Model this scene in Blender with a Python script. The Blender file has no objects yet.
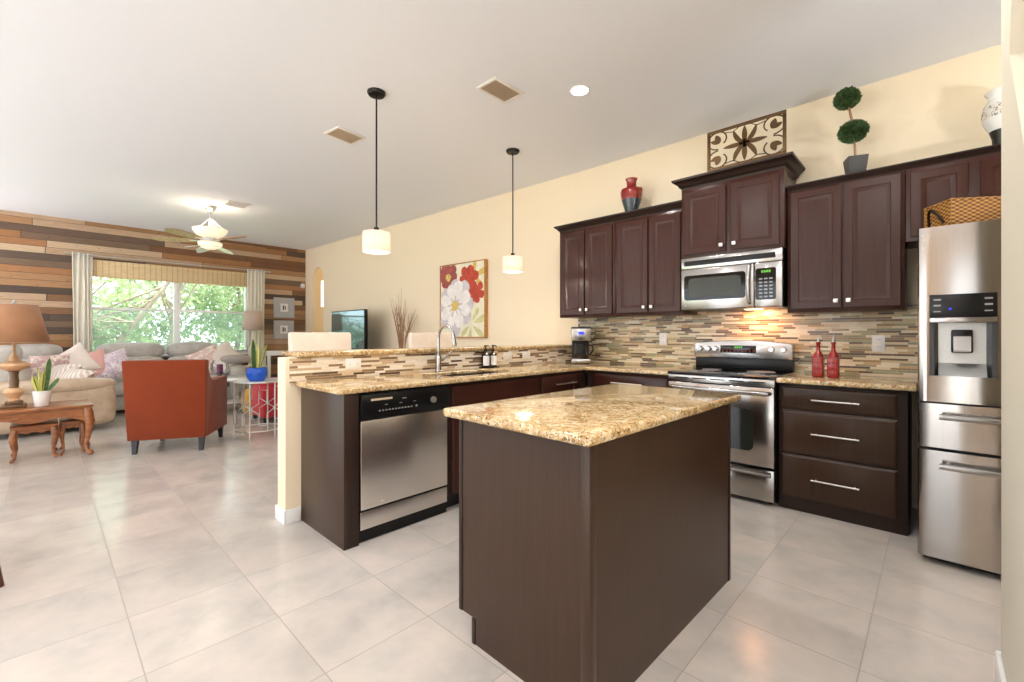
import bpy, bmesh, math, random
from mathutils import Vector, Matrix, Euler, noise
random.seed(7)
PI = math.pi
SC = bpy.context.scene
COL = SC.collection

# ------------------------------------------------------------------ camera, light, exposure
cam_d = bpy.data.cameras.new('camera')
cam_d.sensor_width = 36.0
cam_d.lens = 445.0 / 1024.0 * 36.0
cam_d.shift_y = -6.5 / 1024.0
cam_d.clip_start = 0.02
cam_d.clip_end = 200
CAM = bpy.data.objects.new('camera', cam_d)
COL.objects.link(CAM)
YAW = math.atan2(468.0, 445.0)
CAM.location = (0, 0, 1.21)
CAM.rotation_euler = (PI / 2, 0, PI / 2 - YAW)
SC.camera = CAM

WORLD_STRENGTH = 3.4
world = bpy.data.worlds.new('daylight')
SC.world = world
world.use_nodes = True
_bg = world.node_tree.nodes['Background']
_bg.inputs[0].default_value = (0.84, 0.92, 1.0, 1)
_bg.inputs[1].default_value = WORLD_STRENGTH

sun_d = bpy.data.lights.new('sun', 'SUN')
sun_d.energy = 13.0
sun_d.angle = 0.02
sun_d.color = (1, 0.95, 0.86)
SUN = bpy.data.objects.new('sun', sun_d)
COL.objects.link(SUN)
SUN.rotation_euler = Vector((-0.15, -0.38, -1.0)).to_track_quat('-Z', 'Y').to_euler()

SC.view_settings.view_transform = 'Standard'
SC.view_settings.look = 'None'
SC.view_settings.gamma = 1.0
SC.view_settings.use_curve_mapping = False
SC.view_settings.exposure = 0.27
SC.cycles.use_denoising = True
SC.cycles.max_bounces = 12
SC.cycles.diffuse_bounces = 6
SC.cycles.glossy_bounces = 5
SC.cycles.transparent_max_bounces = 12
SC.cycles.sample_clamp_indirect = 6.0
SC.cycles.caustics_reflective = False
SC.cycles.caustics_refractive = False

CAN_POWER = 14.0
UPLIGHT_POWER = 58.0  # each added uplighter, unseen fill for the ceiling      # each recessed ceiling light
CAN_COL = (1.0, 0.965, 0.93)

def area_lamp(name, loc, size, power, col, aim=(0, 0, -1), shape='DISK', size_y=None, spread=None):
    d = bpy.data.lights.new(name, 'AREA')
    d.shape = shape
    d.size = size
    if size_y: d.size_y = size_y
    d.energy = power
    d.color = col
    if spread: d.spread = spread
    o = bpy.data.objects.new(name, d)
    o.location = loc
    o.rotation_euler = Vector(aim).to_track_quat('-Z', 'Y').to_euler()
    COL.objects.link(o)
    return o

def point_lamp(name, loc, r, power, col):
    d = bpy.data.lights.new(name, 'POINT')
    d.shadow_soft_size = r
    d.energy = power
    d.color = col
    o = bpy.data.objects.new(name, d)
    o.location = loc
    COL.objects.link(o)
    return o

# ------------------------------------------------------------------ colour and node helpers
def lin(c):
    out = []
    for v in c:
        v = v / 255.0
        out.append(v / 12.92 if v <= 0.04045 else ((v + 0.055) / 1.055) ** 2.4)
    return (out[0], out[1], out[2], 1.0)

class NT:
    def __init__(s, name):
        s.m = bpy.data.materials.new(name)
        s.m.use_nodes = True
        s.t = s.m.node_tree
        s.b = s.t.nodes['Principled BSDF']
        s.out = s.t.nodes['Material Output']
    def n(s, typ, **kw):
        nd = s.t.nodes.new(typ)
        for k, v in kw.items():
            setattr(nd, k, v)
        return nd
    def l(s, a, b):
        s.t.links.new(a, b)
    def put(s, sock, v):
        if isinstance(v, (int, float)):
            sock.default_value = v
        elif isinstance(v, (tuple, list)):
            sock.default_value = v
        else:
            s.l(v, sock)
    def math(s, op, a, b=None, c=None):
        nd = s.n('ShaderNodeMath', operation=op)
        s.put(nd.inputs[0], a)
        if b is not None: s.put(nd.inputs[1], b)
        if c is not None: s.put(nd.inputs[2], c)
        return nd.outputs[0]
    def coord(s):
        return s.n('ShaderNodeTexCoord').outputs['Object']
    def mapping(s, v, scale=(1, 1, 1), loc=(0, 0, 0)):
        nd = s.n('ShaderNodeMapping')
        nd.inputs['Scale'].default_value = scale
        nd.inputs['Location'].default_value = loc
        s.l(v, nd.inputs['Vector'])
        return nd.outputs[0]
    def noise(s, v, scale, detail=3, rough=0.55, dist=0):
        nd = s.n('ShaderNodeTexNoise')
        s.l(v, nd.inputs['Vector'])
        nd.inputs['Scale'].default_value = scale
        nd.inputs['Detail'].default_value = detail
        nd.inputs['Roughness'].default_value = rough
        nd.inputs['Distortion'].default_value = dist
        return nd.outputs[0]
    def vor(s, v, scale, out='Distance', feature='F1'):
        nd = s.n('ShaderNodeTexVoronoi', feature=feature)
        s.l(v, nd.inputs['Vector'])
        nd.inputs['Scale'].default_value = scale
        return nd.outputs[out]
    def ramp(s, f, stops, interp='LINEAR'):
        nd = s.n('ShaderNodeValToRGB')
        cr = nd.color_ramp
        cr.interpolation = interp
        while len(cr.elements) < len(stops):
            cr.elements.new(0.5)
        for e, (p, c) in zip(cr.elements, stops):
            e.position = p
            e.color = c
        s.l(f, nd.inputs[0])
        return nd.outputs[0]
    def mix(s, f, a, b, typ='MIX'):
        nd = s.n('ShaderNodeMix', data_type='RGBA', blend_type=typ)
        s.put(nd.inputs[0], f)
        s.put(nd.inputs[6], a)
        s.put(nd.inputs[7], b)
        return nd.outputs[2]
    def bump(s, h, strength=0.2, dist=0.01):
        nd = s.n('ShaderNodeBump')
        nd.inputs['Strength'].default_value = strength
        nd.inputs['Distance'].default_value = dist
        s.l(h, nd.inputs['Height'])
        s.l(nd.outputs[0], s.b.inputs['Normal'])
    def base(s, c): s.put(s.b.inputs['Base Color'], c)
    def rough(s, v): s.put(s.b.inputs['Roughness'], v)
    def metal(s, v): s.put(s.b.inputs['Metallic'], v)
    def spec(s, v): s.put(s.b.inputs['Specular IOR Level'], v)
    def coat(s, v, r=0.1):
        s.b.inputs['Coat Weight'].default_value = v
        s.b.inputs['Coat Roughness'].default_value = r
    def emit(s, c, k):
        s.put(s.b.inputs['Emission Color'], c)
        s.b.inputs['Emission Strength'].default_value = k

MAT = {}
def plain(name, c, rough=0.5, metal=0.0, spec=0.5, var=0.06, vscale=6.0, coat=0.0):
    m = NT(name)
    col = lin(c)
    co = m.coord()
    f = m.noise(co, vscale, 3)
    dk = tuple(x * (1 - var) for x in col[:3]) + (1,)
    lt = tuple(min(1, x * (1 + var)) for x in col[:3]) + (1,)
    m.base(m.ramp(f, [(0.3, dk), (0.7, lt)]))
    m.rough(rough); m.metal(metal); m.spec(spec)
    if coat: m.coat(coat)
    MAT[name] = m.m
    return m

def emissive(name, c, k, base=None):
    m = NT(name)
    m.base(base or lin(c)); m.emit(lin(c), k); m.rough(0.5)
    MAT[name] = m.m
    return m

def cells(m, u, v, h, ln, shift=True):
    """random running strips: returns (hash, fract_u in metres from the joint, fract_v)"""
    vr = m.math('DIVIDE', v, h)
    row = m.math('FLOOR', vr)
    fv = m.math('FRACT', vr)
    wn = m.n('ShaderNodeTexWhiteNoise', noise_dimensions='1D')
    m.l(row, wn.inputs['W'])
    ur = m.math('DIVIDE', u, ln)
    if shift:
        k = m.math('MULTIPLY_ADD', wn.outputs['Value'], 0.8, 0.6)      # every row has its own length
        ur = m.math('DIVIDE', ur, k)
        ur = m.math('MULTIPLY_ADD', wn.outputs['Value'], 37.3, ur)
    cell = m.math('FLOOR', ur)
    fu = m.math('FRACT', ur)
    cv = m.n('ShaderNodeCombineXYZ')
    m.l(cell, cv.inputs[0]); m.l(row, cv.inputs[1])
    w2 = m.n('ShaderNodeTexWhiteNoise', noise_dimensions='2D')
    m.l(cv.outputs[0], w2.inputs['Vector'])
    return w2.outputs['Value'], fu, fv

def edge_mask(m, fu, fv, gu, gv):
    a = m.math('LESS_THAN', fu, gu)
    b = m.math('LESS_THAN', fv, gv)
    return m.math('MAXIMUM', a, b)

def sep(m, v):
    nd = m.n('ShaderNodeSeparateXYZ')
    m.l(v, nd.inputs[0])
    return nd.outputs

def const_stops(cols):
    n = len(cols)
    return [(i / n, lin(c)) for i, c in enumerate(cols)]

# ---- the surfaces
def m_floor():
    m = NT('floor_tile')
    co = m.coord()
    x, y, z = sep(m, co)
    xu = m.math('DIVIDE', m.math('ADD', x, 0.2 + 46.0), 0.46)
    yu = m.math('DIVIDE', m.math('ADD', y, -0.245 + 44.5), 0.445)
    fx, fy = m.math('FRACT', xu), m.math('FRACT', yu)
    cv = m.n('ShaderNodeCombineXYZ')
    m.l(m.math('FLOOR', xu), cv.inputs[0]); m.l(m.math('FLOOR', yu), cv.inputs[1])
    w = m.n('ShaderNodeTexWhiteNoise', noise_dimensions='2D')
    m.l(cv.outputs[0], w.inputs['Vector'])
    off = m.n('ShaderNodeVectorMath', operation='MULTIPLY_ADD')
    m.l(w.outputs['Color'], off.inputs[0]); off.inputs[1].default_value = (9, 9, 9); m.l(co, off.inputs[2])
    n1 = m.noise(off.outputs[0], 3.4, 5, 0.6, 0.0)
    n2 = m.noise(off.outputs[0], 17, 4, 0.6, 0.0)
    c = m.ramp(n1, [(0.32, lin((178, 173, 167))), (0.5, lin((194, 187, 180))), (0.68, lin((207, 196, 187)))])
    c = m.mix(m.math('MULTIPLY', n2, 0.3), c, lin((180, 170, 160)))
    c = m.mix(m.math('MULTIPLY', w.outputs['Value'], 0.22), c, lin((176, 169, 161)))
    g = edge_mask(m, fx, fy, 0.0095, 0.0098)
    m.base(m.mix(g, c, lin((152, 144, 136))))
    m.rough(m.math('MULTIPLY_ADD', g, 0.4, m.math('MULTIPLY_ADD', n2, 0.08, 0.14)))
    m.bump(m.math('SUBTRACT', 1.0, g), 0.2, 0.002)
    MAT['floor_tile'] = m.m
m_floor()

def m_planks():
    m = NT('reclaimed_planks')
    co = m.coord()
    x, y, z = sep(m, co)
    hsh, fu, fv = cells(m, m.math('ADD', y, 40), m.math('ADD', z, 10.02), 0.104, 2.3)
    c = m.ramp(hsh, const_stops([(98, 80, 66), (164, 116, 72), (122, 98, 78), (176, 134, 94), (82, 66, 54), (164, 124, 84),
                                 (206, 180, 148), (134, 96, 64), (108, 86, 70), (170, 120, 78), (92, 76, 66), (158, 122, 90), (194, 164, 134), (124, 84, 54)]), 'CONSTANT')
    gv = m.mapping(co, (1, 2.2, 26))
    g = m.noise(gv, 2.5, 6, 0.65, 0.4)
    c = m.mix(0.55, c, m.ramp(g, [(0.25, (0.35, 0.33, 0.31, 1)), (0.5, (0.8, 0.8, 0.8, 1)), (0.75, (1, 1, 1, 1))]), 'MULTIPLY')
    k = m.vor(m.mapping(co, (1, 5, 11)), 1.3)
    c = m.mix(m.math('MULTIPLY', m.math('LESS_THAN', k, 0.09), 0.6), c, lin((70, 42, 26)))
    e = edge_mask(m, fu, fv, 0.004, 0.05)
    m.base(m.mix(e, c, lin((46, 34, 26))))
    m.rough(0.55)
    lift = m.math('ADD', m.math('MULTIPLY', hsh, 0.8), m.math('MULTIPLY', g, 0.1))
    m.bump(m.math('SUBTRACT', lift, e), 0.4, 0.012)
    MAT['reclaimed_planks'] = m.m
m_planks()

def m_mosaic(name, axis, cols):
    m = NT(name)
    co = m.coord()
    s = sep(m, co)
    hsh, fu, fv = cells(m, m.math('ADD', s[axis], 20), m.math('ADD', s[2], 5), 0.0165, 0.135)
    c = m.ramp(hsh, const_stops(cols), 'CONSTANT')
    n = m.noise(m.mapping(co, (8, 8, 40)), 3, 4)
    c = m.mix(0.3, c, m.ramp(n, [(0.3, (0.55, 0.55, 0.55, 1)), (0.7, (1, 1, 1, 1))]), 'MULTIPLY')
    e = edge_mask(m, fu, fv, 0.012, 0.09)
    m.base(m.mix(e, c, lin((214, 200, 176))))
    m.rough(m.math('MULTIPLY_ADD', hsh, 0.3, 0.12))
    m.bump(m.math('SUBTRACT', m.math('MULTIPLY', hsh, 0.5), e), 0.35, 0.003)
    MAT[name] = m.m
m_mosaic('mosaic_strip', 0, [(230, 214, 182), (158, 132, 90), (208, 188, 146), (104, 82, 60), (238, 226, 200), (164, 158, 118),
                             (218, 194, 150), (126, 100, 70), (228, 212, 178), (140, 136, 104), (196, 160, 114), (88, 70, 54), (234, 222, 194)])
m_mosaic('mosaic_bar', 1, [(240, 230, 214), (150, 122, 92), (236, 222, 200), (92, 68, 50), (244, 236, 224), (214, 190, 156),
                           (232, 220, 200), (120, 96, 74), (242, 232, 216), (196, 170, 136)])

def m_granite():
    m = NT('golden_granite')
    co = m.coord()
    n1 = m.noise(co, 7, 5, 0.6, 0.6)
    n2 = m.noise(co, 48, 4, 0.7, 0.3)
    n3 = m.noise(co, 120, 3, 0.7)
    c = m.ramp(n1, [(0.3, lin((150, 112, 64))), (0.48, lin((188, 156, 106))), (0.7, lin((208, 184, 142)))])
    c = m.mix(m.ramp(n2, [(0.5, (0, 0, 0, 1)), (0.62, (1, 1, 1, 1))]), c, lin((222, 206, 174)))
    c = m.mix(m.ramp(n2, [(0.34, (1, 1, 1, 1)), (0.43, (0, 0, 0, 1))]), c, lin((150, 100, 42)))
    v = m.vor(co, 62)
    c = m.mix(m.ramp(v, [(0.14, (1, 1, 1, 1)), (0.22, (0, 0, 0, 1))]), c, lin((104, 72, 40)))
    sp = m.math('MULTIPLY', m.math('LESS_THAN', n3, 0.40), m.math('LESS_THAN', n1, 0.56))
    m.base(m.mix(sp, c, lin((58, 44, 32))))
    m.rough(0.09)
    m.coat(0.3, 0.04)
    MAT['golden_granite'] = m.m
m_granite()

def m_espresso(name, c0, c1, rough):
    m = NT(name)
    co = m.coord()
    g = m.noise(m.mapping(co, (26, 26, 1.4)), 2.2, 6, 0.62, 0.3)
    m.base(m.ramp(g, [(0.28, lin(c0)), (0.72, lin(c1))]))
    m.rough(m.math('MULTIPLY_ADD', g, 0.03, rough))
    m.spec(0.26)
    m.bump(g, 0.015, 0.001)
    MAT[name] = m.m
m_espresso('espresso_wood', (56, 30, 23), (65, 37, 29), 0.22)
m_espresso('espresso_panel', (54, 38, 28), (64, 46, 34), 0.28)
m_espresso('espresso_dark', (38, 26, 23), (50, 35, 30), 0.4)

def m_wood(name, c0, c1, c2, rough, sc=(3, 20, 20)):
    m = NT(name)
    co = m.coord()
    g = m.noise(m.mapping(co, sc), 2.0, 6, 0.6, 0.6)
    m.base(m.ramp(g, [(0.28, lin(c0)), (0.5, lin(c1)), (0.74, lin(c2))]))
    m.rough(rough)
    m.coat(0.25, 0.15)
    MAT[name] = m.m
m_wood('carved_wood', (96, 52, 26), (146, 88, 48), (176, 114, 66), 0.32, (18, 3, 18))
m_wood('mahogany', (52, 22, 20), (80, 34, 30), (98, 44, 38), 0.3)
m_wood('blade_wood', (150, 112, 82), (172, 132, 100), (190, 152, 120), 0.45)
m_wood('gold_wood', (150, 96, 36), (178, 120, 50), (196, 142, 70), 0.35)

ANISO = 0.25
def m_steel(name, c, r0, sc, wave=0.0):
    m = NT(name)
    co = m.coord()
    g = m.noise(m.mapping(co, sc), 4, 3, 0.6)
    m.base(m.ramp(g, [(0.3, tuple(v * 0.93 for v in lin(c)[:3]) + (1,)), (0.7, lin(c))]))
    m.metal(1.0)
    m.rough(m.math('MULTIPLY_ADD', g, 0.1, r0))
    if wave:
        tg = m.n('ShaderNodeTangent', direction_type='RADIAL', axis='Z')
        m.l(tg.outputs[0], m.b.inputs['Tangent'])
        m.b.inputs['Anisotropic'].default_value = 0.75 * wave
        m.b.inputs['Anisotropic Rotation'].default_value = ANISO
        w = m.noise(m.mapping(co, (5.5, 5.5, 0.7)), 1.0, 1, 0.4)
        m.bump(m.math('MULTIPLY_ADD', g, 0.004, w), 0.07 * wave, 0.02)
    else:
        m.bump(g, 0.012, 0.001)
    MAT[name] = m.m
m_steel('stainless', (182, 180, 178), 0.17, (1, 1, 160), 0.5)
m_steel('stainless_vertical', (170, 164, 158), 0.09, (160, 160, 1), 1.0)
m_steel('stainless_bright', (216, 211, 206), 0.2, (160, 160, 1), 1.0)
m_steel('chrome', (222, 222, 222), 0.08, (4, 4, 4))
m_steel('brushed_nickel', (220, 217, 212), 0.34, (60, 60, 60))
m_steel('iron_bronze', (96, 74, 52), 0.42, (20, 20, 20))
m_steel('antique_silver', (212, 213, 212), 0.35, (20, 20, 20))

def m_paint(name, c, rough=0.62):
    m = NT(name)
    co = m.coord()
    n = m.noise(co, 55, 3, 0.6)
    m.base(m.ramp(n, [(0.3, tuple(v * 0.985 for v in lin(c)[:3]) + (1,)), (0.7, lin(c))]))
    m.rough(rough); m.spec(0.3)
    m.bump(n, 0.06, 0.004)
    MAT[name] = m.m
m_paint('cream_wall', (239, 224, 197))
m_paint('pale_wall', (214, 208, 192))
m_paint('ceiling_white', (234, 237, 243), 0.8)
m_paint('trim_white', (240, 240, 240), 0.35)
plain('lawn', (120, 150, 84), 0.9, var=0.3, vscale=3)
plain('patio', (222, 220, 218), 0.8)

def m_leather(name, c0, c1, rough):
    m = NT(name)
    co = m.coord()
    n = m.noise(co, 9, 5, 0.6, 0.4)
    v = m.vor(co, 130)
    m.base(m.ramp(n, [(0.3, lin(c0)), (0.7, lin(c1))]))
    m.rough(rough)
    m.bump(m.math('ADD', v, m.math('MULTIPLY', n, 3)), 0.2, 0.004)
    MAT[name] = m.m
m_leather('grey_leather', (172, 168, 162), (196, 192, 185), 0.36)
m_leather('tan_leather', (182, 158, 132), (204, 184, 160), 0.4)
m_leather('white_leather', (214, 199, 184), (224, 210, 196), 0.42)

def m_fabric(name, c0, c1, rough=0.85, sc=260):
    m = NT(name)
    co = m.coord()
    n = m.noise(co, sc, 2, 0.7)
    n2 = m.noise(co, 6, 3)
    m.base(m.mix(0.35, m.ramp(n, [(0.3, lin(c0)), (0.7, lin(c1))]), m.ramp(n2, [(0.3, lin(c0)), (0.7, lin(c1))])))
    m.rough(rough); m.spec(0.2)
    m.b.inputs['Sheen Weight'].default_value = 0.15
    m.bump(n, 0.25, 0.003)
    MAT[name] = m.m
m_fabric('rust_fabric', (116, 46, 18), (132, 55, 23))
m_fabric('red_fabric', (176, 44, 52), (196, 58, 64))
m_fabric('curtain_linen', (230, 225, 210), (244, 240, 228))
def add_translucent(name, c, k):
    t = MAT[name].node_tree
    tl = t.nodes.new('ShaderNodeBsdfTranslucent'); tl.inputs[0].default_value = lin(c)
    mx = t.nodes.new('ShaderNodeMixShader'); mx.inputs[0].default_value = k
    t.links.new(t.nodes['Principled BSDF'].outputs[0], mx.inputs[1]); t.links.new(tl.outputs[0], mx.inputs[2])
    t.links.new(mx.outputs[0], t.nodes['Material Output'].inputs[0])
add_translucent('curtain_linen', (244, 238, 224), 0.12)
m_fabric('mustard_fabric', (170, 128, 40), (194, 150, 60))
m_fabric('pink_fabric', (214, 158, 152), (228, 184, 176))
m_fabric('pale_fabric', (226, 214, 204), (238, 228, 220))
m_fabric('grey_fabric', (160, 152, 146), (184, 176, 170))
m_fabric('copper_shade_cloth', (150, 108, 78), (176, 130, 98))

def m_pattern(name, c0, c1, kind, sc):
    m = NT(name)
    co = m.coord()
    if kind == 'stripe':
        w = m.n('ShaderNodeTexWave', wave_type='BANDS', bands_direction='DIAGONAL')
        m.l(co, w.inputs['Vector'])
        w.inputs['Scale'].default_value = sc
        w.inputs['Distortion'].default_value = 1.2
        f = w.outputs['Fac']
    else:
        f = m.noise(co, sc, 4, 0.6, 1.6)
    m.base(m.ramp(f, [(0.42, lin(c0)), (0.54, lin(c1))]))
    m.rough(0.85); m.spec(0.2)
    MAT[name] = m.m
m_pattern('floral_print', (236, 224, 214), (196, 160, 158), 'floral', 16)
m_pattern('lilac_print', (232, 224, 226), (188, 170, 184), 'floral', 22)
m_pattern('rose_print', (240, 230, 222), (214, 184, 176), 'floral', 12)
m_pattern('stripe_print', (228, 219, 209), (198, 184, 174), 'stripe', 9)

def m_glass(name, tint=(0.95, 0.98, 0.97), refl=0.1):
    m = NT(name)
    tr = m.n('ShaderNodeBsdfTransparent'); tr.inputs[0].default_value = (*tint, 1)
    gl = m.n('ShaderNodeBsdfGlossy'); gl.inputs['Roughness'].default_value = 0.02
    fr = m.n('ShaderNodeFresnel'); fr.inputs[0].default_value = 1.45
    mx = m.n('ShaderNodeMixShader')
    m.l(m.math('MULTIPLY_ADD', fr.outputs[0], 0.6, refl * 0.2), mx.inputs[0])
    m.l(tr.outputs[0], mx.inputs[1]); m.l(gl.outputs[0], mx.inputs[2])
    m.l(mx.outputs[0], m.out.inputs[0])
    MAT[name] = m.m
m_glass('window_glass')
def m_screen():
    m = NT('screen_mesh')
    tr = m.n('ShaderNodeBsdfTransparent')
    df = m.n('ShaderNodeBsdfTranslucent'); df.inputs[0].default_value = lin((150, 158, 168))
    mx = m.n('ShaderNodeMixShader'); mx.inputs[0].default_value = 0.14
    m.l(tr.outputs[0], mx.inputs[1]); m.l(df.outputs[0], mx.inputs[2]); m.l(mx.outputs[0], m.out.inputs[0])
    MAT['screen_mesh'] = m.m
m_screen()
m_glass('clear_glass', (0.97, 0.98, 0.98), 0.0)

def m_shade(name, c, k, warm=(255, 232, 212)):
    m = NT(name)
    co = m.coord()
    x, y, z = sep(m, co)
    ang = m.math('ARCTAN2', y, x)
    pl = m.math('ABSOLUTE', m.math('SINE', m.math('MULTIPLY', ang, 30)))
    df = m.n('ShaderNodeBsdfDiffuse')
    m.l(m.ramp(pl, [(0.0, tuple(v * 0.8 for v in lin(c)[:3]) + (1,)), (0.6, lin(c))]), df.inputs[0])
    tl = m.n('ShaderNodeBsdfTranslucent'); tl.inputs[0].default_value = lin(c)
    em = m.n('ShaderNodeEmission'); em.inputs[0].default_value = lin(warm); em.inputs[1].default_value = k
    m1 = m.n('ShaderNodeMixShader'); m1.inputs[0].default_value = 0.45
    m.l(df.outputs[0], m1.inputs[1]); m.l(tl.outputs[0], m1.inputs[2])
    ad = m.n('ShaderNodeAddShader')
    m.l(m1.outputs[0], ad.inputs[0]); m.l(em.outputs[0], ad.inputs[1])
    m.l(ad.outputs[0], m.out.inputs[0])
    MAT[name] = m.m
m_shade('pendant_cloth', (236, 221, 208), 0.2)
m_shade('lamp_cloth', (230, 212, 198), 0.0)

def m_leaf(name, c0, c1, rough=0.5, trans=0.3, sc=4):
    m = NT(name)
    n = m.noise(m.coord(), sc, 3)
    c = m.ramp(n, [(0.3, lin(c0)), (0.7, lin(c1))])
    m.base(c); m.rough(rough)
    if trans:
        tl = m.n('ShaderNodeBsdfTranslucent')
        m.l(c, tl.inputs[0])
        mx = m.n('ShaderNodeMixShader'); mx.inputs[0].default_value = trans
        m.l(m.b.outputs[0], mx.inputs[1]); m.l(tl.outputs[0], mx.inputs[2])
        m.l(mx.outputs[0], m.out.inputs[0])
    MAT[name] = m.m
m_leaf('tree_leaf_bright', (156, 170, 128), (190, 200, 164), 0.5, 0.5)
m_leaf('tree_leaf_mid', (124, 142, 104), (162, 178, 138), 0.5, 0.5)
m_leaf('tree_leaf_dark', (106, 128, 100), (142, 160, 126), 0.5, 0.45)
m_leaf('topiary_leaf', (48, 76, 42), (92, 118, 68), 0.55, 0.15, 30)
m_leaf('snake_leaf', (22, 62, 30), (74, 112, 48), 0.35, 0.0, 40)
m_leaf('snake_leaf_edge', (196, 196, 92), (214, 212, 120), 0.4, 0.0)
plain('bark', (150, 136, 122), 0.9, var=0.25, vscale=10)
plain('bark_dark', (112, 98, 88), 0.9, var=0.25, vscale=10)
plain('twig', (158, 120, 92), 0.8, var=0.2)
plain('soil', (52, 38, 28), 0.95, var=0.3)

plain('black_plastic', (15, 15, 16), 0.28, spec=0.3, var=0.02)
plain('black_glass', (8, 8, 9), 0.06, spec=0.4, var=0.0)
plain('black_metal', (30, 26, 24), 0.4, metal=0.6)
plain('dark_grey', (58, 58, 60), 0.45)
plain('tv_screen', (120, 140, 140), 0.05, metal=0.75, var=0.0)
plain('oven_glass', (34, 36, 32), 0.07, var=0.02)
plain('microwave_glass', (62, 64, 58), 0.2, spec=0.3, var=0.05)
plain('grey_mark', (150, 150, 150), 0.5)
plain('white_plastic', (238, 236, 230), 0.35, var=0.02)
plain('white_ceramic', (238, 238, 236), 0.18, var=0.02)
plain('blue_ceramic', (10, 84, 196), 0.15, var=0.05)
plain('red_glaze', (128, 20, 14), 0.12, var=0.3, vscale=14, coat=0.4)
plain('slate_glaze', (52, 60, 66), 0.18, var=0.25, vscale=14)
plain('black_glaze', (26, 24, 24), 0.3)
plain('dark_slot', (20, 16, 14), 0.9)
plain('slate_pot', (64, 64, 66), 0.42, var=0.12)
plain('red_bottle', (146, 26, 18), 0.22, var=0.2, vscale=30, coat=0.4)
plain('amber_glass', (40, 20, 12), 0.1, var=0.1, coat=0.5)
plain('paper_label', (232, 230, 232), 0.7, var=0.02)
plain('candle_purple', (120, 40, 92), 0.5)
plain('lamp_ceramic', (206, 164, 124), 0.35, var=0.18, vscale=12)
plain('lamp_bronze', (104, 78, 52), 0.4, var=0.2, vscale=14)
plain('grey_mat', (176, 178, 180), 0.6)
plain('picture_ink', (60, 62, 64), 0.6)
plain('canvas', (236, 230, 206), 0.8, var=0.08, vscale=8)
plain('petal_white', (236, 232, 230), 0.8, var=0.1, vscale=14)
plain('petal_grey', (206, 200, 204), 0.8, var=0.1, vscale=14)
plain('petal_red', (186, 74, 54), 0.8, var=0.22, vscale=12)
plain('petal_wine', (158, 82, 78), 0.8, var=0.25, vscale=12)
plain('petal_gold', (212, 186, 104), 0.8, var=0.2, vscale=14)
plain('petal_leaf', (206, 204, 150), 0.8, var=0.15, vscale=14)
plain('chair_leg_dark', (34, 36, 38), 0.4)
plain('vent_tan', (196, 176, 150), 0.6)
plain('vent_white', (226, 222, 216), 0.5)
plain('ivory_glass', (240, 232, 214), 0.3)
plain('frosted_green', (226, 236, 222), 0.25)
plain('pale_oak', (214, 200, 178), 0.5)
plain('marble_white', (230, 228, 224), 0.12, var=0.05, vscale=5)
emissive('can_glow', (255, 246, 230), 9.0)
emissive('bulb_glow', (255, 236, 206), 3.2)
emissive('bowl_glow', (255, 238, 206), 0.55)
emissive('green_display', (120, 220, 60), 0.7, (0.01, 0.02, 0.01, 1))
emissive('blue_display', (40, 60, 220), 1.3, (0.01, 0.01, 0.03, 1))
emissive('red_display', (200, 70, 30), 0.25, (0.02, 0.01, 0.01, 1))

def m_wicker():
    m = NT('wicker')
    co = m.coord()
    x, y, z = sep(m, co)
    a = m.math('SINE', m.math('MULTIPLY', z, 300))
    u = m.math('ADD', x, y)
    b = m.math('SINE', m.math('MULTIPLY', u, 165))
    f = m.math('MULTIPLY_ADD', m.math('MULTIPLY', a, b), 0.5, 0.5)
    m.base(m.ramp(f, [(0.15, lin((84, 50, 16))), (0.5, lin((150, 100, 42))), (0.9, lin((190, 142, 72)))]))
    m.rough(0.5)
    m.bump(f, 0.6, 0.006)
    MAT['wicker'] = m.m
m_wicker()

def m_bamboo():
    m = NT('bamboo_blind')
    co = m.coord()
    x, y, z = sep(m, co)
    a = m.math('ABSOLUTE', m.math('SINE', m.math('MULTIPLY', z, 190)))
    b = m.math('LESS_THAN', m.math('FRACT', m.math('MULTIPLY', y, 13)), 0.14)
    n = m.noise(m.mapping(co, (1, 3, 90)), 3, 3)
    c = m.ramp(n, [(0.3, lin((222, 192, 140))), (0.7, lin((246, 226, 186)))])
    c = m.mix(m.math('MULTIPLY', b, 0.5), c, lin((176, 138, 88)))
    m.base(c); m.rough(0.7)
    tl = m.n('ShaderNodeBsdfTranslucent'); m.l(c, tl.inputs[0])
    mx = m.n('ShaderNodeMixShader'); mx.inputs[0].default_value = 0.12
    m.bump(a, 0.5, 0.006)
    m.l(m.b.outputs[0], mx.inputs[1]); m.l(tl.outputs[0], mx.inputs[2]); m.l(mx.outputs[0], m.out.inputs[0])
    MAT['bamboo_blind'] = m.m
m_bamboo()

def m_crackle():
    m = NT('urn_band')
    co = m.coord()
    n = m.noise(co, 16, 3, 0.5, 2.2)
    m.base(m.ramp(n, [(0.45, lin((228, 222, 212))), (0.5, lin((40, 34, 32))), (0.54, lin((228, 222, 212)))]))
    m.rough(0.3)
    MAT['urn_band'] = m.m
m_crackle()

# ------------------------------------------------------------------ mesh helpers
ORG = {}

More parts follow.
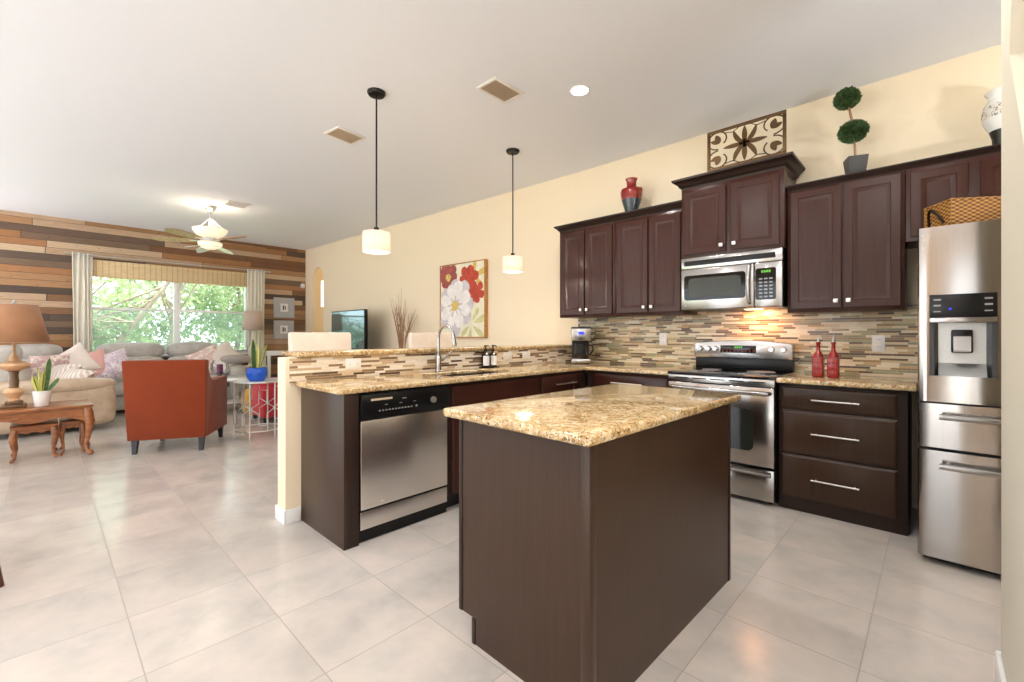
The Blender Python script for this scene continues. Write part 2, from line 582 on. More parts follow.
class M:
    def __init__(s):
        s.bm = bmesh.new()
    def add(s, vs, fs):
        bv = [s.bm.verts.new(v) for v in vs]
        for f in fs:
            try: s.bm.faces.new([bv[i] for i in f])
            except ValueError: pass
        return bv
    def box(s, x0, y0, z0, x1, y1, z1, bev=0.0, seg=2):
        x0, x1 = min(x0, x1), max(x0, x1); y0, y1 = min(y0, y1), max(y0, y1); z0, z1 = min(z0, z1), max(z0, z1)
        t = bmesh.new()
        vs = [t.verts.new(p) for p in ((x0, y0, z0), (x1, y0, z0), (x1, y1, z0), (x0, y1, z0), (x0, y0, z1), (x1, y0, z1), (x1, y1, z1), (x0, y1, z1))]
        for f in ((3, 2, 1, 0), (4, 5, 6, 7), (0, 1, 5, 4), (1, 2, 6, 5), (2, 3, 7, 6), (3, 0, 4, 7)):
            t.faces.new([vs[i] for i in f])
        if bev > 0:
            bev = min(bev, 0.49 * min(x1 - x0, y1 - y0, z1 - z0))
            bmesh.ops.bevel(t, geom=t.edges[:], offset=bev, segments=seg, affect='EDGES', profile=0.5)
        s.merge(t)
        return s
    def merge(s, t, mat=None):
        t.verts.index_update()
        vm = {}
        for v in t.verts:
            vm[v] = s.bm.verts.new(mat @ v.co if mat else v.co)
        for f in t.faces:
            try: s.bm.faces.new([vm[v] for v in f.verts])
            except ValueError: pass
        t.free()
    def cyl(s, p0, p1, r0, r1=None, n=20, caps=True):
        return s.tube([p0, p1], [r0, r0 if r1 is None else r1], n, caps)
    def tube(s, path, r, n=10, caps=True):
        path = [Vector(p) for p in path]
        k = len(path)
        rs = r if isinstance(r, (list, tuple)) else [r] * k
        tans = []
        for i in range(k):
            a = path[max(0, i - 1)]; b = path[min(k - 1, i + 1)]
            d = b - a
            tans.append(d.normalized() if d.length > 1e-9 else Vector((0, 0, 1)))
        t0 = tans[0]
        ref = Vector((0, 0, 1)) if abs(t0.z) < 0.9 else Vector((1, 0, 0))
        nrm = t0.cross(ref).normalized()
        rings = []
        for i in range(k):
            t = tans[i]
            nrm = (nrm - t * nrm.dot(t))
            nrm = nrm.normalized() if nrm.length > 1e-6 else t.orthogonal().normalized()
            bn = t.cross(nrm)
            rings.append([s.bm.verts.new(path[i] + (nrm * math.cos(2 * PI * j / n) + bn * math.sin(2 * PI * j / n)) * rs[i]) for j in range(n)])
        for i in range(k - 1):
            for j in range(n):
                s.bm.faces.new((rings[i][j], rings[i][(j + 1) % n], rings[i + 1][(j + 1) % n], rings[i + 1][j]))
        if caps:
            s.bm.faces.new(list(reversed(rings[0]))); s.bm.faces.new(rings[-1])
        return s
    def ring(s, c, R, r, axis='z', n=32, m=8):
        c = Vector(c)
        pts = []
        for i in range(n):
            a = 2 * PI * i / n
            row = []
            for j in range(m):
                b = 2 * PI * j / m
                rr = R + r * math.cos(b); h = r * math.sin(b)
                p = {'z': (rr * math.cos(a), rr * math.sin(a), h), 'x': (h, rr * math.cos(a), rr * math.sin(a)), 'y': (rr * math.cos(a), h, rr * math.sin(a))}[axis]
                row.append(s.bm.verts.new(c + Vector(p)))
            pts.append(row)
        for i in range(n):
            for j in range(m):
                s.bm.faces.new((pts[i][j], pts[(i + 1) % n][j], pts[(i + 1) % n][(j + 1) % m], pts[i][(j + 1) % m]))
        return s
    def lathe(s, prof, c=(0, 0, 0), n=32, axis='z', sx=1.0, sy=1.0):
        c = Vector(c)
        rings = []
        for (r, z) in prof:
            if r < 1e-5:
                rings.append([s.bm.verts.new(c + s._ax((0, 0, z), axis))])
            else:
                rings.append([s.bm.verts.new(c + s._ax((r * math.cos(2 * PI * j / n) * sx, r * math.sin(2 * PI * j / n) * sy, z), axis)) for j in range(n)])
        for a, b in zip(rings[:-1], rings[1:]):
            for j in range(n):
                q = [a[j % len(a)], a[(j + 1) % n % len(a)], b[(j + 1) % n % len(b)], b[j % len(b)]]
                u = []
                for v in q:
                    if v not in u: u.append(v)
                if len(u) >= 3:
                    try: s.bm.faces.new(u)
                    except ValueError: pass
        for e, rev in ((rings[0], True), (rings[-1], False)):
            if len(e) > 2:
                s.bm.faces.new(list(reversed(e)) if rev else e)
        return s
    @staticmethod
    def _ax(p, axis):
        x, y, z = p
        return Vector({'z': (x, y, z), 'y': (x, -z, y), 'x': (z, y, -x), '-y': (x, z, y)}[axis])
    def prism(s, poly, plane, a, b, bev=0.0):
        f = {'xy': lambda u, v, w: (u, v, w), 'xz': lambda u, v, w: (u, w, v), 'yz': lambda u, v, w: (w, u, v)}[plane]
        n = len(poly)
        t = bmesh.new()
        A = [t.verts.new(f(u, v, a)) for u, v in poly]
        B = [t.verts.new(f(u, v, b)) for u, v in poly]
        t.faces.new(list(reversed(A))); t.faces.new(B)
        for i in range(n):
            t.faces.new((A[i], A[(i + 1) % n], B[(i + 1) % n], B[i]))
        bmesh.ops.recalc_face_normals(t, faces=t.faces[:])
        if bev > 0:
            bmesh.ops.bevel(t, geom=t.edges[:], offset=bev, segments=2, affect='EDGES', profile=0.5)
        s.merge(t)
        return s
    def puff(s, c, h, p=4.0, rot=None, nu=20, nv=12):
        """plump rounded block (superellipsoid) of half-sizes h"""
        c = Vector(c)
        def sp(v, e): return math.copysign(abs(v) ** e, v)
        e = 2.0 / p
        top = None
        rows = []
        for i in range(1, nv):
            th = -PI / 2 + PI * i / nv
            row = []
            for j in range(nu):
                ph = 2 * PI * j / nu + PI / nu
                q = Vector((h[0] * sp(math.cos(th), e) * sp(math.cos(ph), e), h[1] * sp(math.cos(th), e) * sp(math.sin(ph), e), h[2] * sp(math.sin(th), e)))
                row.append(s.bm.verts.new(c + (rot @ q if rot else q)))
            rows.append(row)
        bq = Vector((0, 0, -h[2])); tq = Vector((0, 0, h[2]))
        b0 = s.bm.verts.new(c + (rot @ bq if rot else bq)); t0 = s.bm.verts.new(c + (rot @ tq if rot else tq))
        for i in range(len(rows) - 1):
            for j in range(nu):
                s.bm.faces.new((rows[i][j], rows[i][(j + 1) % nu], rows[i + 1][(j + 1) % nu], rows[i + 1][j]))
        for j in range(nu):
            s.bm.faces.new((b0, rows[0][(j + 1) % nu], rows[0][j]))
            s.bm.faces.new((t0, rows[-1][j], rows[-1][(j + 1) % nu]))
        return s
    def pillow(s, c, w, h, t, rot=None, n=12):
        c = Vector(c)
        def P(i, j, sg):
            u = -1 + 2 * i / n; v = -1 + 2 * j / n
            k = ((1 - u ** 4) * (1 - v ** 4)) ** 0.5
            x = u * w / 2 * (1 - 0.07 * (1 - v * v)); y = v * h / 2 * (1 - 0.07 * (1 - u * u))
            q = Vector((x, y, sg * t / 2 * k))
            return c + (rot @ q if rot else q)
        g = {}
        for sg in (1, -1):
            for i in range(n + 1):
                for j in range(n + 1):
                    rim = i in (0, n) or j in (0, n)
                    key = (i, j, 0 if rim else sg)
                    if key not in g: g[key] = s.bm.verts.new(P(i, j, sg))
        for sg in (1, -1):
            for i in range(n):
                for j in range(n):
                    q = []
                    for (a, b) in ((i, j), (i + 1, j), (i + 1, j + 1), (i, j + 1)):
                        q.append(g[(a, b, 0 if a in (0, n) or b in (0, n) else sg)])
                    if sg < 0: q.reverse()
                    try: s.bm.faces.new(q)
                    except ValueError: pass
        return s
    def rings(s, a0, a1, b0, b1, prof, f):
        """stack of shrinking rectangles: prof of (inset, depth); f maps (a, b, depth) to a point"""
        rr = []
        for ins, d in prof:
            rr.append([s.bm.verts.new(f(*p, d)) for p in ((a0 + ins, b0 + ins), (a1 - ins, b0 + ins), (a1 - ins, b1 - ins), (a0 + ins, b1 - ins))])
        for A, B in zip(rr[:-1], rr[1:]):
            for j in range(4):
                s.bm.faces.new((A[j], A[(j + 1) % 4], B[(j + 1) % 4], B[j]))
        s.bm.faces.new(list(reversed(rr[0]))); s.bm.faces.new(rr[-1])
        return s
    def slab(s, xs, ys, skip, z0, z1, bev=0.008):
        """worktop from a grid of cells, cells in skip left out, edges rounded"""
        t = bmesh.new()
        nx, ny = len(xs) - 1, len(ys) - 1
        T = {}
        def V(i, j, z):
            k = (i, j, z)
            if k not in T: T[k] = t.verts.new((xs[i], ys[j], z))
            return T[k]
        on = lambda i, j: 0 <= i < nx and 0 <= j < ny and (i, j) not in skip
        for i in range(nx):
            for j in range(ny):
                if not on(i, j): continue
                t.faces.new((V(i, j, z1), V(i + 1, j, z1), V(i + 1, j + 1, z1), V(i, j + 1, z1)))
                t.faces.new((V(i, j + 1, z0), V(i + 1, j + 1, z0), V(i + 1, j, z0), V(i, j, z0)))
                if not on(i, j - 1): t.faces.new((V(i, j, z0), V(i + 1, j, z0), V(i + 1, j, z1), V(i, j, z1)))
                if not on(i, j + 1): t.faces.new((V(i + 1, j + 1, z0), V(i, j + 1, z0), V(i, j + 1, z1), V(i + 1, j + 1, z1)))
                if not on(i - 1, j): t.faces.new((V(i, j + 1, z0), V(i, j, z0), V(i, j, z1), V(i, j + 1, z1)))
                if not on(i + 1, j): t.faces.new((V(i + 1, j, z0), V(i + 1, j + 1, z0), V(i + 1, j + 1, z1), V(i + 1, j, z1)))
        es = [e for e in t.edges if len(e.link_faces) == 2 and e.link_faces[0].normal.dot(e.link_faces[1].normal) < 0.5]
        t.normal_update()
        es = [e for e in t.edges if len(e.link_faces) == 2 and e.link_faces[0].normal.dot(e.link_faces[1].normal) < 0.5]
        bmesh.ops.bevel(t, geom=es, offset=bev, segments=3, affect='EDGES', profile=0.5)
        s.merge(t)
        return s
    def blade(s, base, tip, w, bend=(0, 0, 0), n=7, th=0.004, face=None):
        """long pointed leaf with a shallow fold"""
        base, tip, bend = Vector(base), Vector(tip), Vector(bend)
        ax = (tip - base).normalized()
        side = ax.cross(face or Vector((0, 0, 1)))
        side = side.normalized() if side.length > 0.05 else ax.orthogonal().normalized()
        up = side.cross(ax)
        rows = []
        for i in range(n + 1):
            k = i / n
            p = base.lerp(tip, k) + bend * math.sin(k * PI * 0.5) ** 2
            ww = w * (0.55 + 0.9 * k - 0.25 * k * k) * (1 - k ** 4) ** 0.7 * 0.5 + 0.0008
            rows.append([s.bm.verts.new(p + side * ww + up * ww * 0.3), s.bm.verts.new(p + up * th), s.bm.verts.new(p - side * ww + up * ww * 0.3), s.bm.verts.new(p - up * th)])
        for A, B in zip(rows[:-1], rows[1:]):
            for j in range(4):
                s.bm.faces.new((A[j], A[(j + 1) % 4], B[(j + 1) % 4], B[j]))
        s.bm.faces.new(list(reversed(rows[0]))); s.bm.faces.new(rows[-1])
        return s
    def xf(s, mat):
        bmesh.ops.transform(s.bm, matrix=mat, verts=s.bm.verts[:])
        return s
    def build(s, name, mat, parent=None, org=(0, 0, 0), label=None, recalc=True, angle=38):
        if recalc:
            bmesh.ops.recalc_face_normals(s.bm, faces=s.bm.faces[:])
        o = Vector(ORG[parent.name]) if parent else Vector(org)
        if o.length > 0:
            bmesh.ops.translate(s.bm, vec=-o, verts=s.bm.verts[:])
        me = bpy.data.meshes.new(name)
        s.bm.to_mesh(me); s.bm.free()
        me.materials.append(MAT[mat] if isinstance(mat, str) else mat)
        me.polygons.foreach_set('use_smooth', [True] * len(me.polygons))
        me.set_sharp_from_angle(angle=math.radians(angle))
        ob = bpy.data.objects.new(name, me)
        COL.objects.link(ob)
        if parent:
            ob.parent = parent
            ORG[ob.name] = tuple(o)
        else:
            ob.location = o
            ORG[ob.name] = tuple(o)
        if label: ob['label'] = label
        return ob

def thing(name, label, cat, loc=(0, 0, 0), group=None):
    o = bpy.data.objects.new(name, None)
    o.empty_display_size = 0.1
    COL.objects.link(o)
    o.location = loc
    ORG[o.name] = tuple(loc)
    o['label'] = label; o['category'] = cat; o['kind'] = 'thing'
    if group: o['group'] = group
    return o

def tag(o, label, cat, group=None):
    o['label'] = label; o['category'] = cat; o['kind'] = 'thing'
    if group: o['group'] = group
    return o

def struct(o, label=None, cat=None):
    o['kind'] = 'structure'
    if label: o['label'] = label
    if cat: o['category'] = cat
    return o

def dup(root, loc, rotz=None, label=None, group=None):
    r = root.copy(); COL.objects.link(r); r.location = loc
    if rotz is not None: r.rotation_euler = (0, 0, rotz)
    if label: r['label'] = label
    if group: r['group'] = group
    for ch in list(root.children):
        c = ch.copy(); COL.objects.link(c); c.parent = r
        for g in ch.children:
            d = g.copy(); COL.objects.link(d); d.parent = c
    return r

# facing maps for rings(): depth is measured inwards from the front
def fY(y): return lambda a, b, d: (a, y + d, b)          # faces -Y, a along x, b along z
def fX(x): return lambda a, b, d: (x - d, a, b)          # faces +X, a along y, b along z
def fXm(x): return lambda a, b, d: (x + d, a, b)         # faces -X

DOOR = [(0.0, 0.02), (0.0, 0.003), (0.003, 0.0), (0.05, 0.0), (0.053, 0.003), (0.058, 0.0035), (0.074, 0.0115), (0.078, 0.0115)]
DRAWER = [(0.0, 0.02), (0.0, 0.011), (0.004, 0.0085), (0.02, 0.0)]
FLATP = [(0.0, 0.02), (0.0, 0.002), (0.002, 0.0)]

def rect_path(pts): return pts

# ================================================================== THE SETTING
WX, WY, CH = -9.98, 4.18, 3.05          # plank wall, kitchen back wall, ceiling height
m = M(); m.box(-10.3, -3.8, -0.1, 3.3, 4.5, 0.0); struct(m.build('floor', 'floor_tile'))
m = M(); m.box(-10.3, -3.8, CH, 3.3, 4.5, CH + 0.2); struct(m.build('ceiling', 'ceiling_white'))

# back wall with an arched opening near its far end
m = M()
ALPHA = math.atan(0.034)            # the living-room stretch of this wall turns in slightly past the bar
BEND = Matrix.Translation((-3.0, WY, 0)) @ Matrix.Rotation(ALPHA, 4, 'Z') @ Matrix.Translation((3.0, -WY, 0))
ax0, ax1, az = -9.65, -9.14, 2.36
m.box(-10.1, WY, 0, ax0, WY + 0.3, CH); m.box(ax1, WY, 0, -3.0, WY + 0.3, CH)
arc = [(ax0 + (ax1 - ax0) * (0.5 - 0.5 * math.cos(PI * i / 14)), az + 0.26 * math.sin(PI * i / 14)) for i in range(15)]
m.prism(arc + [(ax1, CH), (ax0, CH)], 'xz', WY, WY + 0.3)
m.xf(BEND)
m.box(-3.0, WY, 0, 3.3, WY + 0.3, CH)
struct(m.build('wall_back', 'cream_wall'))
m_paint('arch_lit_yellow', (244, 210, 154))  # yellow light within the arch, put into the wall colour
struct(M().box(ax0 + 0.001, WY + 0.045, 0, ax1 - 0.001, WY + 0.299, az + 0.27).xf(BEND).build('wall_arch', 'arch_lit_yellow'))
emissive('slit_glow', (250, 250, 245), 1.1)  # pane glows by itself in place of light coming through
w = M().box(-9.32, WY + 0.03, 1.79, -9.235, WY + 0.044, 2.33).xf(BEND).build('window_2', 'slit_glow')
struct(w)

# plank wall round the picture window
wy0, wy1, wz0, wz1 = 0.50, 2.84, 0.86, 2.38
m = M()
m.box(WX - 0.2, -3.8, 0, WX, wy0, CH); m.box(WX - 0.2, wy1, 0, WX, WY, CH)
m.box(WX - 0.2, wy0, 0, WX, wy1, wz0); m.box(WX - 0.2, wy0, wz1, WX, wy1, CH)
struct(m.build('wall_left', 'reclaimed_planks'))
# picture window: frame, mullion, meeting rails, sill, four panes
m = M()
for (a, b) in ((wy0, wy0 + 0.05), (1.63, 1.72), (wy1 - 0.05, wy1)): m.box(WX - 0.16, a, wz0, WX - 0.06, b, wz1, 0.006)
m.box(WX - 0.16, wy0 + 0.05, wz0, WX - 0.06, 1.63, wz0 + 0.05, 0.006); m.box(WX - 0.16, 1.72, wz0, WX - 0.06, wy1 - 0.05, wz0 + 0.05, 0.006)
m.box(WX - 0.16, wy0 + 0.05, wz1 - 0.05, WX - 0.06, 1.63, wz1, 0.006); m.box(WX - 0.16, 1.72, wz1 - 0.05, WX - 0.06, wy1 - 0.05, wz1, 0.006)
win = struct(m.build('window_1', 'trim_white'))
m = M()
for (a, b) in ((wy0 + 0.05, 1.63), (1.72, wy1 - 0.05)): m.box(WX - 0.14, a, 1.625, WX - 0.07, b, 1.665, 0.004)
m.build('rail', 'trim_white', win)
M().box(WX - 0.19, wy0 - 0.03, wz0 - 0.05, WX + 0.06, wy1 + 0.03, wz0, 0.006).build('sill', 'trim_white', win)
for (a, b) in ((wy0 + 0.05, 1.63), (1.72, wy1 - 0.05)):
    M().box(WX - 0.152, a, wz0 + 0.05, WX - 0.150, b, 1.625).build('insect_screen', 'screen_mesh', win)
    for (c, d) in ((wz0 + 0.05, 1.625), (1.665, wz1 - 0.05)):
        M().box(WX - 0.115, a, c, WX - 0.11, b, d).build('pane', 'window_glass', win)

# the room behind the camera: garden wall with sliding-door openings, and the far side wall
m = M()
ops = [(-9.6, -5.4), (-4.9, -1.3), (-0.14, 0.30), (1.5, 2.9)]
x = -10.3
for a, b in ops:
    m.box(x, -3.8, 0, a, -3.6, CH); m.box(a, -3.8, 2.45, b, -3.6, CH); x = b
m.box(x, -3.8, 0, 3.3, -3.6, CH)
m_paint('tan_wall', (196, 174, 148))
struct(m.build('wall_front', 'tan_wall'))
for i, (a, b) in enumerate(ops):
    m = M()
    for q in ((a + 0.04, (a + b) / 2, b - 0.04) if b - a > 1 else (a + 0.04, b - 0.04)): m.box(q - 0.04, -3.74, 0.0, q + 0.04, -3.66, 2.45, 0.004)
    if b - a > 1:
        m.box(a + 0.08, -3.74, 2.38, (a + b) / 2 - 0.04, -3.66, 2.45, 0.004); m.box((a + b) / 2 + 0.04, -3.74, 2.38, b - 0.08, -3.66, 2.45, 0.004)
    else: m.box(a + 0.08, -3.74, 2.38, b - 0.08, -3.66, 2.45, 0.004)
    d = struct(m.build('door_%d' % (i + 1), 'trim_white'))
    p = area_lamp('daylight_portal', ((a + b) / 2, -3.62, 1.22), b - a, 1, (1, 1, 1), (0, 1, 0), 'RECTANGLE', 2.4)
    p.data.cycles.is_portal = True
p = area_lamp('daylight_portal', (WX + 0.02, (wy0 + wy1) / 2, (wz0 + wz1) / 2), wz1 - wz0, 1, (1, 1, 1), (1, 0, 0), 'RECTANGLE', wy1 - wy0)
p.data.cycles.is_portal = True
m = M(); m.box(3.1, -3.6, 0, 3.3, WY, CH); struct(m.build('wall_side', 'cream_wall'))

# the wall end at the right edge of the view, with a slanted niche cut high in it
px0, px1, py0, py1 = 0.167, 0.92, 1.62, 2.297
m = M()
m.box(px0 + 0.16, py0, 0, px1, py1, CH)
m.box(px0, py0, 0, px0 + 0.16, py1, 1.55)
m.prism([(py0, 1.55), (py1, 1.55), (py1, 2.12), (2.07, 2.08)], 'yz', px0, px0 + 0.16)
m.prism([(2.07, 2.08), (py1, 2.12), (py1, CH), (1.66, CH)], 'yz', px0, px0 + 0.16)
struct(m.build('wall_right', 'pale_wall'))
m_paint('niche_shade', (176, 156, 118))  # shade inside the niche, put into its colour
struct(M().box(px0 + 0.15, py0 + 0.001, 1.552, px0 + 0.159, py1 - 0.001, CH - 0.001).build('wall_niche', 'niche_shade'))
m = M(); m.box(px0 - 0.014, py0, 0, px0, py1, 0.1, 0.004); m.box(px0 - 0.014, py1, 0, px1, py1 + 0.014, 0.1, 0.004)
struct(m.build('baseboard_right', 'trim_white'))

# half wall that carries the breakfast bar
kx0, kx1, ky0 = -3.135, -3.0, 1.06
m = M(); m.box(kx0, ky0, 0, kx1, WY, 1.06); struct(m.build('wall_half', 'cream_wall'))
m = M(); m.box(kx0 - 0.014, ky0 - 0.014, 0, kx1 + 0.014, ky0, 0.09, 0.004); m.box(kx1, ky0, 0, kx1 + 0.014, 1.15, 0.09, 0.004)
m.box(kx0 - 0.014, ky0, 0, kx0, WY, 0.09, 0.004)
struct(m.build('baseboard_half', 'trim_white'))
m = M(); m.box(kx1, 1.085, 0.9, kx1 + 0.01, WY - 0.012, 1.06); struct(m.build('trim_1', 'mosaic_bar'))
m = M(); m.box(-2.93, WY - 0.012, 0.9, 0.7, WY, 1.42); struct(m.build('trim_2', 'mosaic_strip'))
m = M(); m.box(-9.0, WY - 0.014, 0, kx0, WY, 0.1, 0.004); m.xf(BEND); struct(m.build('baseboard_back', 'trim_white'))

# outdoors
m = M(); m.box(-60, -30, -0.2, -10.3, 40, -0.1); struct(m.build('ground', 'lawn'))
m = M(); m.box(-10.3, -30, -0.2, 12, -3.8, -0.1); struct(m.build('path', 'patio'))

# ================================================================== KITCHEN ISLAND
t = thing('kitchen_island', 'dark brown panelled kitchen island standing alone on the tiled floor', 'kitchen island', (-1.07, 1.75, 0))
ix0, ix1, iy0, iy1 = -1.372, -0.735, 1.155, 2.345
M().box(ix0 + 0.022, iy0 + 0.012, 0.1, ix1 - 0.012, iy1 - 0.012, 0.876).build('body', 'espresso_dark', t)
M().box(ix0 + 0.095, iy0 + 0.013, 0, ix1 - 0.012, iy1 - 0.013, 0.1).build('toe_kick', 'espresso_dark', t)
m = M(); m.prism([(ix0 + 0.004, 0.1), (ix0 + 0.085, 0.1), (ix0 + 0.085, 0), (ix1, 0), (ix1, 0.876), (ix0 + 0.004, 0.876)], 'xz', iy0, iy0 + 0.012)
m.build('end_panel', 'espresso_panel', t)
m = M(); m.prism([(ix0 + 0.004, 0.1), (ix0 + 0.085, 0.1), (ix0 + 0.085, 0), (ix1, 0), (ix1, 0.876), (ix0 + 0.004, 0.876)], 'xz', iy1 - 0.012, iy1)
m.build('end_panel', 'espresso_panel', t)
M().box(ix1 - 0.012, iy0 + 0.012, 0, ix1, iy1 - 0.012, 0.876).build('side_panel', 'espresso_panel', t)
m = M(); m.box(ix1 - 0.03, iy0 - 0.005, 0, ix1 + 0.005, iy0, 0.876, 0.001); m.box(ix1, iy0, 0, ix1 + 0.005, iy0 + 0.03, 0.876, 0.001)
m.build('corner_trim', 'espresso_panel', t)
M().box(ix1, iy1 - 0.022, 0, ix1 + 0.004, iy1, 0.876, 0.001).build('corner_trim', 'espresso_dark', t)
M().box(ix0 + 0.003, iy0 - 0.004, 0.1, ix0 + 0.022, iy0, 0.876, 0.001).build('corner_trim', 'espresso_dark', t)
M().box(ix0 + 0.083, iy0 - 0.004, 0, ix0 + 0.102, iy0, 0.1, 0.001).build('corner_trim', 'espresso_dark', t)
for a, b in ((iy0 + 0.02, 1.745), (1.755, iy1 - 0.02)):
    d = M().rings(a, b, 0.12, 0.86, DOOR, fXm(ix0)).build('door', 'espresso_wood', t)
    ky = b - 0.04 if b < 1.8 else a + 0.04
    M().box(ix0 - 0.026, ky - 0.012, 0.788, ix0, ky + 0.012, 0.812, 0.003).build('knob', 'brushed_nickel', d)
t.location.x -= 0.015; t.rotation_euler = (0, 0, math.radians(-1.4))
o = M().slab([-1.42, -0.702], [1.105, 2.415], set(), 0.877, 0.912, 0.011).build('countertop', 'golden_granite', org=(-1.07, 1.75, 0.877))
o.location.x -= 0.015; o.rotation_euler = (0, 0, math.radians(-1.4))
tag(o, 'golden granite slab lying on top of the kitchen island', 'countertop')

# ================================================================== PENINSULA AND BACK RUN
FX = -2.41                     # face of the peninsula boxes
t = thing('cabinet_end_panel', 'dark brown end panel and filler beside the dishwasher at the bar end', 'cabinet panel', (-2.69, 1.2, 0))
M().box(-2.995, 1.155, 0, -2.394, 1.172, 0.874, 0.001).build('panel', 'espresso_panel', t)
M().box(-2.43, 1.172, 0, -2.394, 1.244, 0.874, 0.001).build('filler', 'espresso_dark', t)

def base_box(name, label, y0, y1, drawers=True, org=None):
    t = thing(name, label, 'cabinet', (-2.7, (y0 + y1) / 2, 0))
    m = M()
    if 'sink' in name:
        m.box(-2.985, y0, 0.1, FX - 0.002, y1, 0.675); m.box(FX - 0.03, y0, 0.675, FX - 0.002, y1, 0.874); m.box(-2.985, y0, 0.675, -2.96, y1, 0.874)
        m.box(-2.96, y0, 0.675, FX - 0.03, y0 + 0.018, 0.874); m.box(-2.96, y1 - 0.018, 0.675, FX - 0.03, y1, 0.874)
    else: m.box(-2.985, y0, 0.1, FX - 0.002, y1, 0.874)
    m.build('body', 'espresso_dark', t)
    M().box(-2.985, y0, 0, FX - 0.06, y1, 0.1).build('toe_kick', 'black_plastic', t)
    return t
def bar_handle(p0, p1, out, par, r=0.0055, foot=0.028):
    p0, p1, out = Vector(p0), Vector(p1), Vector(out)
    d = (p1 - p0).normalized()
    m = M().cyl(p0 + out * foot, p1 + out * foot, r, n=12)
    for q in (p0 + d * 0.025, p1 - d * 0.025): m.cyl(q, q + out * foot, r * 0.8, n=10)
    return m.build('handle', 'brushed_nickel', par)

sk = base_box('sink_cabinet', 'dark sink base cabinet between the dishwasher and the drawer cabinet', 1.895, 2.868)
M().rings(1.93, 2.845, 0.70, 0.855, FLATP, fX(FX + 0.018)).build('false_front', 'espresso_wood', sk)
for a, b in ((1.93, 2.385), (2.391, 2.845)):
    d = M().rings(a, b, 0.115, 0.69, DOOR, fX(FX + 0.018)).build('door', 'espresso_wood', sk)
    ky = b - 0.035 if b < 2.39 else a + 0.035
    M().box(FX + 0.018, ky - 0.012, 0.62, FX + 0.044, ky + 0.012, 0.644, 0.003).build('knob', 'brushed_nickel', d)
dk = base_box('drawer_cabinet', 'dark base cabinet with a bar-handled drawer beside the inner counter corner', 2.872, 3.545)
d = M().rings(2.89, 3.47, 0.70, 0.855, DRAWER, fX(FX + 0.018)).build('drawer', 'espresso_wood', dk)
bar_handle((FX + 0.018, 3.05, 0.777), (FX + 0.018, 3.34, 0.777), (1, 0, 0), d)
d = M().rings(2.89, 3.47, 0.115, 0.69, DOOR, fX(FX + 0.018)).build('door', 'espresso_wood', dk)
M().box(FX + 0.018, 2.92, 0.62, FX + 0.044, 2.944, 0.644, 0.003).build('knob', 'brushed_nickel', d)

BY = 3.565                     # face of the back-wall base boxes
ck = thing('corner_cabinet', 'dark base cabinet left of the stove in the counter corner', 'cabinet', (-1.98, 3.87, 0))
M().box(-2.40, BY, 0.1, -1.585, 4.165, 0.874).build('body', 'espresso_dark', ck)
M().box(-2.40, BY + 0.06, 0, -1.585, 4.165, 0.1).build('toe_kick', 'black_plastic', ck)
d = M().rings(-2.33, -1.60, 0.70, 0.855, DRAWER, fY(BY - 0.02)).build('drawer', 'espresso_wood', ck)
bar_handle((-2.12, BY - 0.02, 0.777), (-1.82, BY - 0.02, 0.777), (0, -1, 0), d)
d = M().rings(-2.33, -1.60, 0.115, 0.69, DOOR, fY(BY - 0.02)).build('door', 'espresso_wood', ck)
M().box(-1.66, BY - 0.046, 0.62, -1.636, BY - 0.02, 0.644, 0.003).build('knob', 'brushed_nickel', d)

# L-shaped worktop with the sink cut-out
xs = [-2.988, -2.87, -2.52, -2.372, -1.578]
ys = [1.112, 2.02, 2.72, 3.50, 4.166]
skip = {(1, 1)} | {(3, j) for j in range(3)}
o = M().slab(xs, ys, skip, 0.876, 0.908, 0.009).build('countertop', 'golden_granite', org=(-2.69, 2.4, 0.876))
tag(o, 'long golden granite counter with the sink, running from bar end to stove', 'countertop')
s = thing('sink', 'steel undermount sink sunk in the granite counter below the faucet', 'sink', (-2.695, 2.37, 0.68))
m = M()
m.box(-2.882, 2.008, 0.69, -2.508, 2.732, 0.698, 0.002)
m.box(-2.882, 2.008, 0.698, -2.87, 2.732, 0.875); m.box(-2.52, 2.008, 0.698, -2.508, 2.732, 0.875)
m.box(-2.87, 2.008, 0.698, -2.52, 2.02, 0.875); m.box(-2.87, 2.72, 0.698, -2.52, 2.732, 0.875)
m.build('basin', 'stainless', s)
M().lathe([(0.0, 0), (0.04, 0), (0.045, 0.004), (0.03, 0.005), (0.0, 0.002)], (-2.695, 2.37, 0.698)).build('drain', 'chrome', s)

# breakfast bar slab
o = M().slab([-3.29, -2.968], [1.137, 4.166], set(), 1.061, 1.096, 0.011).build('breakfast_bar', 'golden_granite', org=(-3.12, 2.6, 1.061))
tag(o, 'raised golden granite breakfast bar top on the tiled half wall', 'counter')

# faucet
f = thing('kitchen_faucet', 'tall brushed gooseneck faucet with pull-down head behind the sink', 'faucet', (-2.925, 2.21, 0.908))
M().lathe([(0.030, 0.0), (0.030, 0.006), (0.024, 0.012), (0.0225, 0.05), (0.024, 0.12), (0.0165, 0.135), (0.0, 0.136)], (-2.925, 2.21, 0.9085)).build('base', 'stainless', f)
pts = [(-2.925, 2.21, 1.03), (-2.925, 2.21, 1.18)]
for i in range(11):
    a = PI - PI * 0.93 * i / 10
    pts.append((-2.925 + 0.095 + 0.095 * math.cos(a), 2.21, 1.185 + 0.095 * math.sin(a)))
M().tube(pts, 0.0125, 14).build('spout', 'stainless', f)
e = Vector(pts[-1])
M().tube([e + Vector((0, 0, 0.01)), e + Vector((0.006, 0, -0.03)), e + Vector((0.016, 0, -0.075)), e + Vector((0.018, 0, -0.085))], [0.0135, 0.015, 0.019, 0.016], 14).build('spray_head', 'stainless', f)
